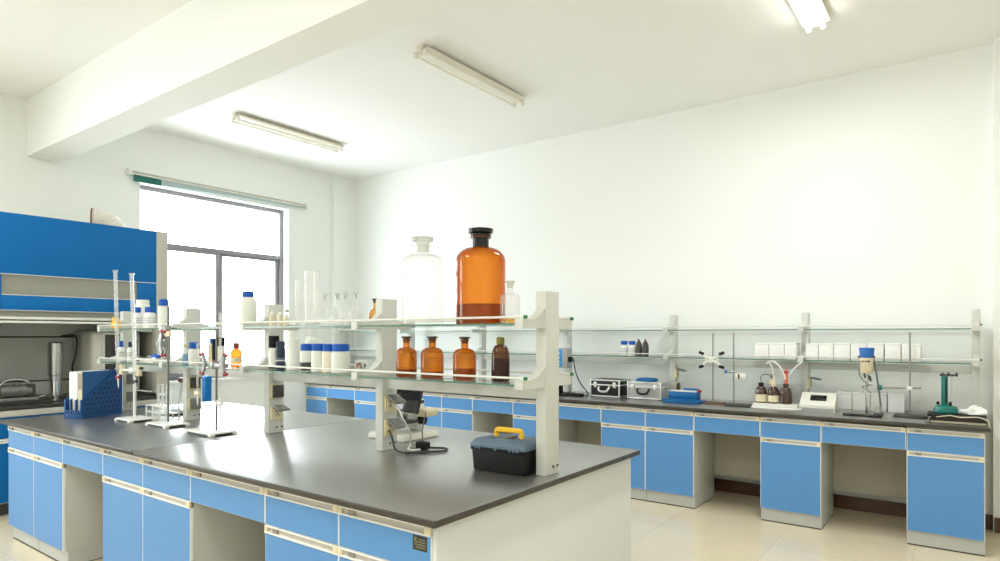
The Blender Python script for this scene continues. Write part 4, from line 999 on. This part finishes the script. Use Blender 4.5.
b.box(0.02, 0.115, -0.05, -0.01, 0.225, 0.275, 'rail', 0.006); b.box(0.05, 0.062, -0.053, -0.049, 0.23, 0.27, 'black', 0.001); b.build('clamp', s2b)
s3b = rodstand('last rod stand on the wall bench with a crosswise rod and black base', -0.356, 5.568, (-0.10, 0.115), (-0.10, 0.045), 0.62, 'rubber')
b = MB().tube([(-0.19, -0.02, 0.205), (0.07, -0.02, 0.212)], 0.006, 'casting', 10); b.box(-0.018, 0.018, -0.034, 0.012, 0.195, 0.222, 'alu', 0.003); b.build('cross_rod', s3b)
b = MB().lathe([(0, 0), (0.018, 0), (0.021, 0.012), (0.018, 0.03), (0, 0.032)], 'teal', T=Matrix.Translation((-0.205, -0.02, 0.2055)) @ Matrix.Rotation(PI / 2, 4, 'Y'), seg=16); b.build('green_clamp_knob', s3b)
# titration tray with bottles
t = thing('bottle_tray', 'off-white instrument tray with grey back holding brown bottles', 'instrument', (-1.275, 5.575, ZB))
MB().frustum(-0.175, 0.175, -0.11, 0.13, 0, 0.04, 0.006, 0.006, 'offwhite', 0.006).build('tray', t)
MB().box(-0.16, 0.165, 0.06, 0.13, 0.04, 0.19, 'grey', 0.008).build('back_housing', t)
GBT = 'brown bottles on the instrument tray'
zt = ZB + 0.0405
bl = []
for x, l, cm, lab in ((-1.396, 'brown bottle with black cap and cream label at the far end of the tray', 'black', (0.01, 0.07, 'creamlab')), (-1.298, 'brown bottle with cream label in the middle of the tray', 'cream', (0.012, 0.065, 'creamlab')), (-1.203, 'unlabelled dark brown bottle at the near end of the tray', 'brownsolid', None)):
    plastic(l, x, 5.545, zt, 0.045, 0.165, 'brownsolid', cm, 0.025, GBT, rn=0.017, rc=0.02, lab=lab, hs=0.075, name='brown_bottle')
b = MB().lathe([(0, 0), (0.012, 0), (0.015, 0.02), (0.015, 0.075), (0.017, 0.078), (0.017, 0.085), (0.012, 0.09), (0.006, 0.12), (0, 0.122)], 'orange', seg=16)
b.lathe([(0, 0.086), (0.018, 0.086), (0.018, 0.098), (0, 0.098)], 'red', seg=16)
tag(b.build('orange_valve', loc=(-1.203, 5.545, zt + 0.1655)), 'orange tube valve standing on the cap of the unlabelled brown bottle', 'valve')
b = MB()
b.lathe([(0, 0), (0.03, 0), (0.032, 0.01), (0.022, 0.03), (0.012, 0.05), (0, 0.05)], 'cream', seg=16); b.tube([(0, 0, 0.05), (0, 0, 0.08)], 0.012, 'wood', 8)
tag(b.build('cream_funnel', loc=(-1.335, 5.68, ZB + 0.1905)), 'small cream funnel on the grey tray housing behind the brown bottles', 'funnel')
for pts, r, m, l in (([(-1.39, 5.53, 1.06), (-1.40, 5.53, 1.10), (-1.37, 5.54, 1.13), (-1.33, 5.56, 1.12), (-1.32, 5.60, 1.08)], 0.004, 'gcable', 'thin dark tube arching over the black-capped brown bottle'),
                     ([(-1.298, 5.545, 1.0565), (-1.30, 5.55, 1.15), (-1.33, 5.56, 1.225), (-1.36, 5.57, 1.21)], 0.0045, 'tube', 'white tube rising from the middle brown bottle'),
                     ([(-1.345, 5.50, 1.215), (-1.31, 5.50, 1.24), (-1.25, 5.50, 1.215), (-1.205, 5.515, 1.12), (-1.203, 5.521, 1.09)], 0.007, 'tube', 'thick white tube arching across to the orange valve'),
                     ([(-1.183, 5.545, 1.12), (-1.14, 5.55, 1.185), (-1.09, 5.56, 1.228)], 0.006, 'tube', 'white tube slanting up from the orange valve to the shelf'),
                     ([(-1.44, 5.43, 0.861), (-1.38, 5.41, 0.861), (-1.24, 5.405, 0.861), (-1.13, 5.41, 0.861), (-1.08, 5.44, 0.861), (-1.075, 5.48, 0.861)], 0.010, 'tube', 'thick white tube lying on the bench before the bottle tray')):
    tag(MB().tube(pts, r, m, 8, smooth=3).build('flexible_tube'), l, 'tube')
# ph meter
t = thing('bench_meter', 'off-white bench meter with dark sloping display', 'meter', (-0.965, 5.55, ZB), 0.05)
MB().prism([(-0.085, 0.0), (0.12, 0.0), (0.12, 0.135), (0.055, 0.14), (-0.075, 0.06), (-0.085, 0.05)], 'x', -0.125, 0.125, 'offwhite').build('housing', t)
MB().box(-0.118, 0.118, -0.088, -0.08, 0.004, 0.03, 'grey', 0.003).build('front_strip', t)
sl = math.atan2(0.08, 0.13)
MB().box(-0.055, 0.060, -0.035, 0.035, 0.0, 0.004, 'blackgloss', 0.001, T=Matrix.Translation((0, -0.01, 0.101)) @ Matrix.Rotation(sl, 4, 'X')).build('display', t)
# melting-point / distillation device
t = thing('hanging_cup_stand', 'black glossy plate with upright rod and cream cup with blue lid', 'instrument', (-0.62, 5.45, ZB))
b = MB().box(-0.145, 0.105, -0.105, 0.075, 0, 0.016, 'blackgloss', 0.004); b.build('base_plate', t)
MB().box(-0.012, 0.008, 0.02, 0.026, 0.0155, 0.26, 'steel', 0.001).build('upright', t)
b = MB().lathe([(0, 0.315), (0.034, 0.315), (0.043, 0.33), (0.046, 0.43), (0, 0.43)], 'cream', seg=24); 
for (a, c) in ((-0.03, -0.022), (-0.018, -0.01), (-0.004, 0.006), (0.010, 0.026)): b.box(a, c, -0.0475, -0.043, 0.398, 0.410, 'ink')
for s in (-1, 1): b.tube([(s * 0.044, -0.01, 0.437), (s * 0.056, -0.01, 0.437)], 0.007, 'black', 8)
b.build('cup', t)
b = MB().lathe([(0, 0.43), (0.044, 0.43), (0.052, 0.50), (0.05, 0.505), (0, 0.505)], 'padblue2', seg=24); b.build('blue_lid', t)
MB().tube([(0.0, 0, 0.505), (0.0, 0, 0.565)], 0.004, 'steel', 8).build('top_rod', t)
MB().tube([(-0.05, -0.01, 0.40), (-0.056, -0.01, 0.34), (-0.035, -0.01, 0.27), (0.02, -0.015, 0.225), (0.035, -0.015, 0.235), (-0.03, -0.015, 0.215), (-0.025, -0.015, 0.205), (0.03, -0.02, 0.175)], 0.005, 'casting', 8, smooth=2).build('heating_coil', t)
b = MB().tube([(0.045, 0.0, 0.42), (0.06, 0, 0.33), (0.075, 0, 0.22), (0.09, 0, 0.08), (0.09, 0, 0.03)], 0.006, 'gcable', 8, smooth=2); b.build('hose', t)
b = MB().lathe([(0, 0), (0.026, 0), (0.03, 0.015), (0.02, 0.045), (0.012, 0.06), (0, 0.062)], 'casting', (0.078, -0.03, 0.0165), 18); b.build('valve', t)
for (x, z) in ((-0.015, 0.30), (0.012, 0.285), (0.022, 0.275)): MB().tube([(x, -0.02, z + 0.02), (x + 0.008, -0.02, z - 0.02)], 0.007, 'dgrey', 8).build('fitting', t)
# teal titrator
zf = ZB + 0.062
# folder stack
GF = 'folders stacked at the end of the wall bench'
def folder(label, z, x0, x1, y0, y1, h, m, rz=0.0, inner='paper'):
    t = thing('folder', label, 'folder', ((x0 + x1) / 2, (y0 + y1) / 2, z), rz, GF)
    w, d = (x1 - x0) / 2, (y1 - y0) / 2
    b = MB().box(-w, w, -d, d, 0, 0.003, m, 0.001); b.box(-w, w, -d, d, h - 0.003, h, m, 0.001); b.box(-w, -w + 0.003, -d, d, 0.003, h - 0.003, m); b.build('cover', t)
    MB().box(-w + 0.006, w - 0.008, -d + 0.006, d - 0.006, 0.0035, h - 0.0035, inner).build('paper_block', t)
folder('dark brown folder at the bottom of the stack on the bench end', ZB, -0.225, 0.095, 5.25, 5.50, 0.022, 'leather', 0.0, 'beige')
folder('dark brown folder with loose cream sheets in the middle of the stack', ZB + 0.0225, -0.215, 0.085, 5.245, 5.495, 0.022, 'leather', 0.03, 'leather')
b = MB().prism([(-0.17, 0.0), (0.14, 0.0), (0.15, 0.004), (-0.18, 0.012)], 'y', -0.12, 0.13, 'black')
tag(b.build('black_board', loc=(-0.06, 5.375, ZB + 0.045)), 'thin black board lying on top of the folder stack', 'board', GF)
b = MB().prism([(-0.13, 0.0), (-0.05, 0.016), (0.0, 0.006), (0.10, 0.014), (0.15, -0.002), (0.165, -0.045), (0.16, -0.046), (0.145, -0.006), (0.10, 0.009), (0.0, 0.001), (-0.05, 0.011), (-0.13, -0.004)], 'y', -0.02, 0.0, 'beige')
tag(b.build('paper_strip', loc=(-0.055, 5.235, ZB + 0.048)), 'curled strip of beige paper hanging over the folder stack edge', 'paper')
t = thing('titration_holder', 'teal enamel clamp holder with pillar standing on the folder stack', 'holder', (-0.135, 5.42, ZB + 0.0575))
b = MB().lathe([(0, 0), (0.06, 0), (0.062, 0.02), (0.055, 0.045), (0.03, 0.055), (0, 0.056)], 'teal', seg=24, T=Matrix.Diagonal((1.15, 0.7, 1, 1))); b.build('base', t)
b = MB().box(-0.028, 0.012, -0.015, 0.015, 0.05, 0.26, 'teal', 0.004); b.box(-0.004, 0.006, -0.0165, -0.015, 0.07, 0.25, 'black'); b.build('pillar', t)
MB().tube([(0.034, 0, 0.05), (0.034, 0, 0.27)], 0.004, 'steel', 8).build('side_rod', t)
b = MB().box(-0.036, 0.05, -0.014, 0.014, 0.255, 0.27, 'dgrey', 0.003)
for x in (-0.02, 0.015, 0.06): b.tube([(x, -0.02, 0.263), (x, 0.015, 0.275)], 0.009, 'dgrey', 8)
b.build('top_clamp', t)
b = MB()
for x in (-0.045, 0.025): b.tube([(x, -0.035, 0.065), (x, -0.01, 0.07)], 0.010, 'black', 10)
b.build('knob', t)
# crumpled cloth
bm = bmesh.new(); bmesh.ops.create_icosphere(bm, subdivisions=4, radius=1.0)
rr = random.Random(3)
dirs = [(Vector((rr.uniform(-1, 1), rr.uniform(-1, 1), rr.uniform(-1, 1))).normalized(), rr.uniform(4, 9), rr.uniform(0, 6)) for _ in range(9)]
for v in bm.verts:
    d = v.co.normalized(); q = sum(math.sin(d.dot(a) * f + p) for a, f, p in dirs) / 9
    v.co = Vector((d.x * 0.072 * (1 + 0.7 * q), d.y * 0.06 * (1 + 0.7 * q), max(0, (d.z + 0.1)) * 0.042 * (1 + 1.3 * q)))
mb = MB(); mb.bm.free(); mb.bm = bm; mb.mi('cloth')
tag(mb.build('crumpled_cloth', loc=(0.015, 5.44, ZB + 0.0575)), 'crumpled white cloth lying on the folder stack by the pillar', 'cloth')

# ------------------------------------------------------------------ ceiling lights
def fixture(label, x, y0, y1, lit):
    t = thing('ceiling_light', label, 'ceiling light', (x, (y0 + y1) / 2, ZC), 0, 'fluorescent battens on the ceiling')
    L = (y1 - y0) / 2
    MB().prism([(-0.028, -0.001), (0.028, -0.001), (0.028, -0.02), (0.018, -0.045), (-0.018, -0.045), (-0.028, -0.02)], 'y', -L, L, 'lightbody').build('body', t)
    b = MB().prism([(-0.018, -0.0455), (-0.085, -0.028), (-0.088, -0.032), (-0.018, -0.050), (0.018, -0.050), (0.088, -0.032), (0.085, -0.028), (0.018, -0.0455)], 'y', -L + 0.01, L - 0.01, 'lightbody'); b.build('reflector', t)
    for s in (-1, 1):
        MB().tube([(s * 0.045, -L + 0.03, -0.070), (s * 0.045, L - 0.03, -0.070)], 0.0145, 'tubeon' if lit else 'tubeoff', 14).build('tube', t)
        for q in (-1, 1):
            y = q * (L - 0.018)
            MB().box(s * 0.045 - 0.014, s * 0.045 + 0.014, y - 0.012, y + 0.012, -0.086, -0.036, 'lightbody', 0.004).build('lampholder', t)
fixture('unlit twin-tube ceiling light above the huge carboys', -3.32, 3.48, 4.80, False)
fixture('slim twin-tube ceiling light nearest the window', -5.79, 3.47, 4.78, False)
fixture('lit twin-tube ceiling light at the top edge of the photo above the wall bench', -0.85, 3.48, 4.83, True)

# ------------------------------------------------------------------ light, sky, camera
w = bpy.data.worlds.new('daylight'); scene.world = w; w.use_nodes = True
bg = w.node_tree.nodes['Background']; bg.inputs['Color'].default_value = (0.93, 0.97, 1.0, 1); bg.inputs['Strength'].default_value = 8.0

def portal(name, loc, rot, sx, sy):
    l = bpy.data.lights.new(name, 'AREA'); l.shape = 'RECTANGLE'; l.size = sx; l.size_y = sy; l.cycles.is_portal = True
    o = bpy.data.objects.new(name, l); col.objects.link(o); o.location = loc; o.rotation_euler = rot
    return o
for (y0, y1, z0, z1) in (W1, W2):
    portal('window_portal', (XL - T - 0.01, (y0 + y1) / 2, (z0 + z1) / 2), (0, -PI / 2, 0), z1 - z0, y1 - y0)
for (x0, x1, z0, z1) in WF:
    portal('window_portal', ((x0 + x1) / 2, YF - T - 0.01, (z0 + z1) / 2), (PI / 2, 0, 0), x1 - x0, z1 - z0)
for (y0, y1, z0, z1) in WR:
    portal('window_portal', (XR + T + 0.01, (y0 + y1) / 2, (z0 + z1) / 2), (0, PI / 2, 0), z1 - z0, y1 - y0)
# unseen fill lamps added to brighten the room; the last is the lit batten
LN, LC = 19, 26
def lamp(x, y, e, ly=1.3):
    l = bpy.data.lights.new('fill_and_batten_lamp', 'AREA'); l.shape = 'RECTANGLE'; l.size = 0.16; l.size_y = ly; l.energy = e; l.color = (0.96, 0.99, 0.98)
    o = bpy.data.objects.new('fill_and_batten_lamp', l); col.objects.link(o); o.location = (x, y, ZC - 0.1); return o
for x in (-5.79, -3.32, -0.85, 1.6):
    lamp(x, -0.1, LN); lamp(x, -2.2, LN * 0.3)
lamp(-0.85, 4.15, LC)

cam = bpy.data.cameras.new('camera'); co = bpy.data.objects.new('camera', cam); col.objects.link(co)
co.location = (0, 0, 1.45)
F = Vector((-0.5934, 0.8050, 0.0)).normalized()
co.rotation_euler = F.to_track_quat('-Z', 'Y').to_euler()
cam.sensor_fit = 'HORIZONTAL'; cam.sensor_width = 36.0; cam.lens = 36.0 * 637.6 / 1000.0
cam.shift_x = 0.0; cam.shift_y = (335 - 280.5) / 1000.0
cam.clip_start = 0.05
scene.camera = co
vs = scene.view_settings
vs.view_transform = 'Standard'; vs.look = 'None'; vs.exposure = 0.58; vs.gamma = 1.0; vs.use_curve_mapping = False
scene.cycles.transparent_max_bounces = 40
scene.cycles.max_bounces = 12
scene.cycles.diffuse_bounces = 8
scene.cycles.sample_clamp_indirect = 6.0
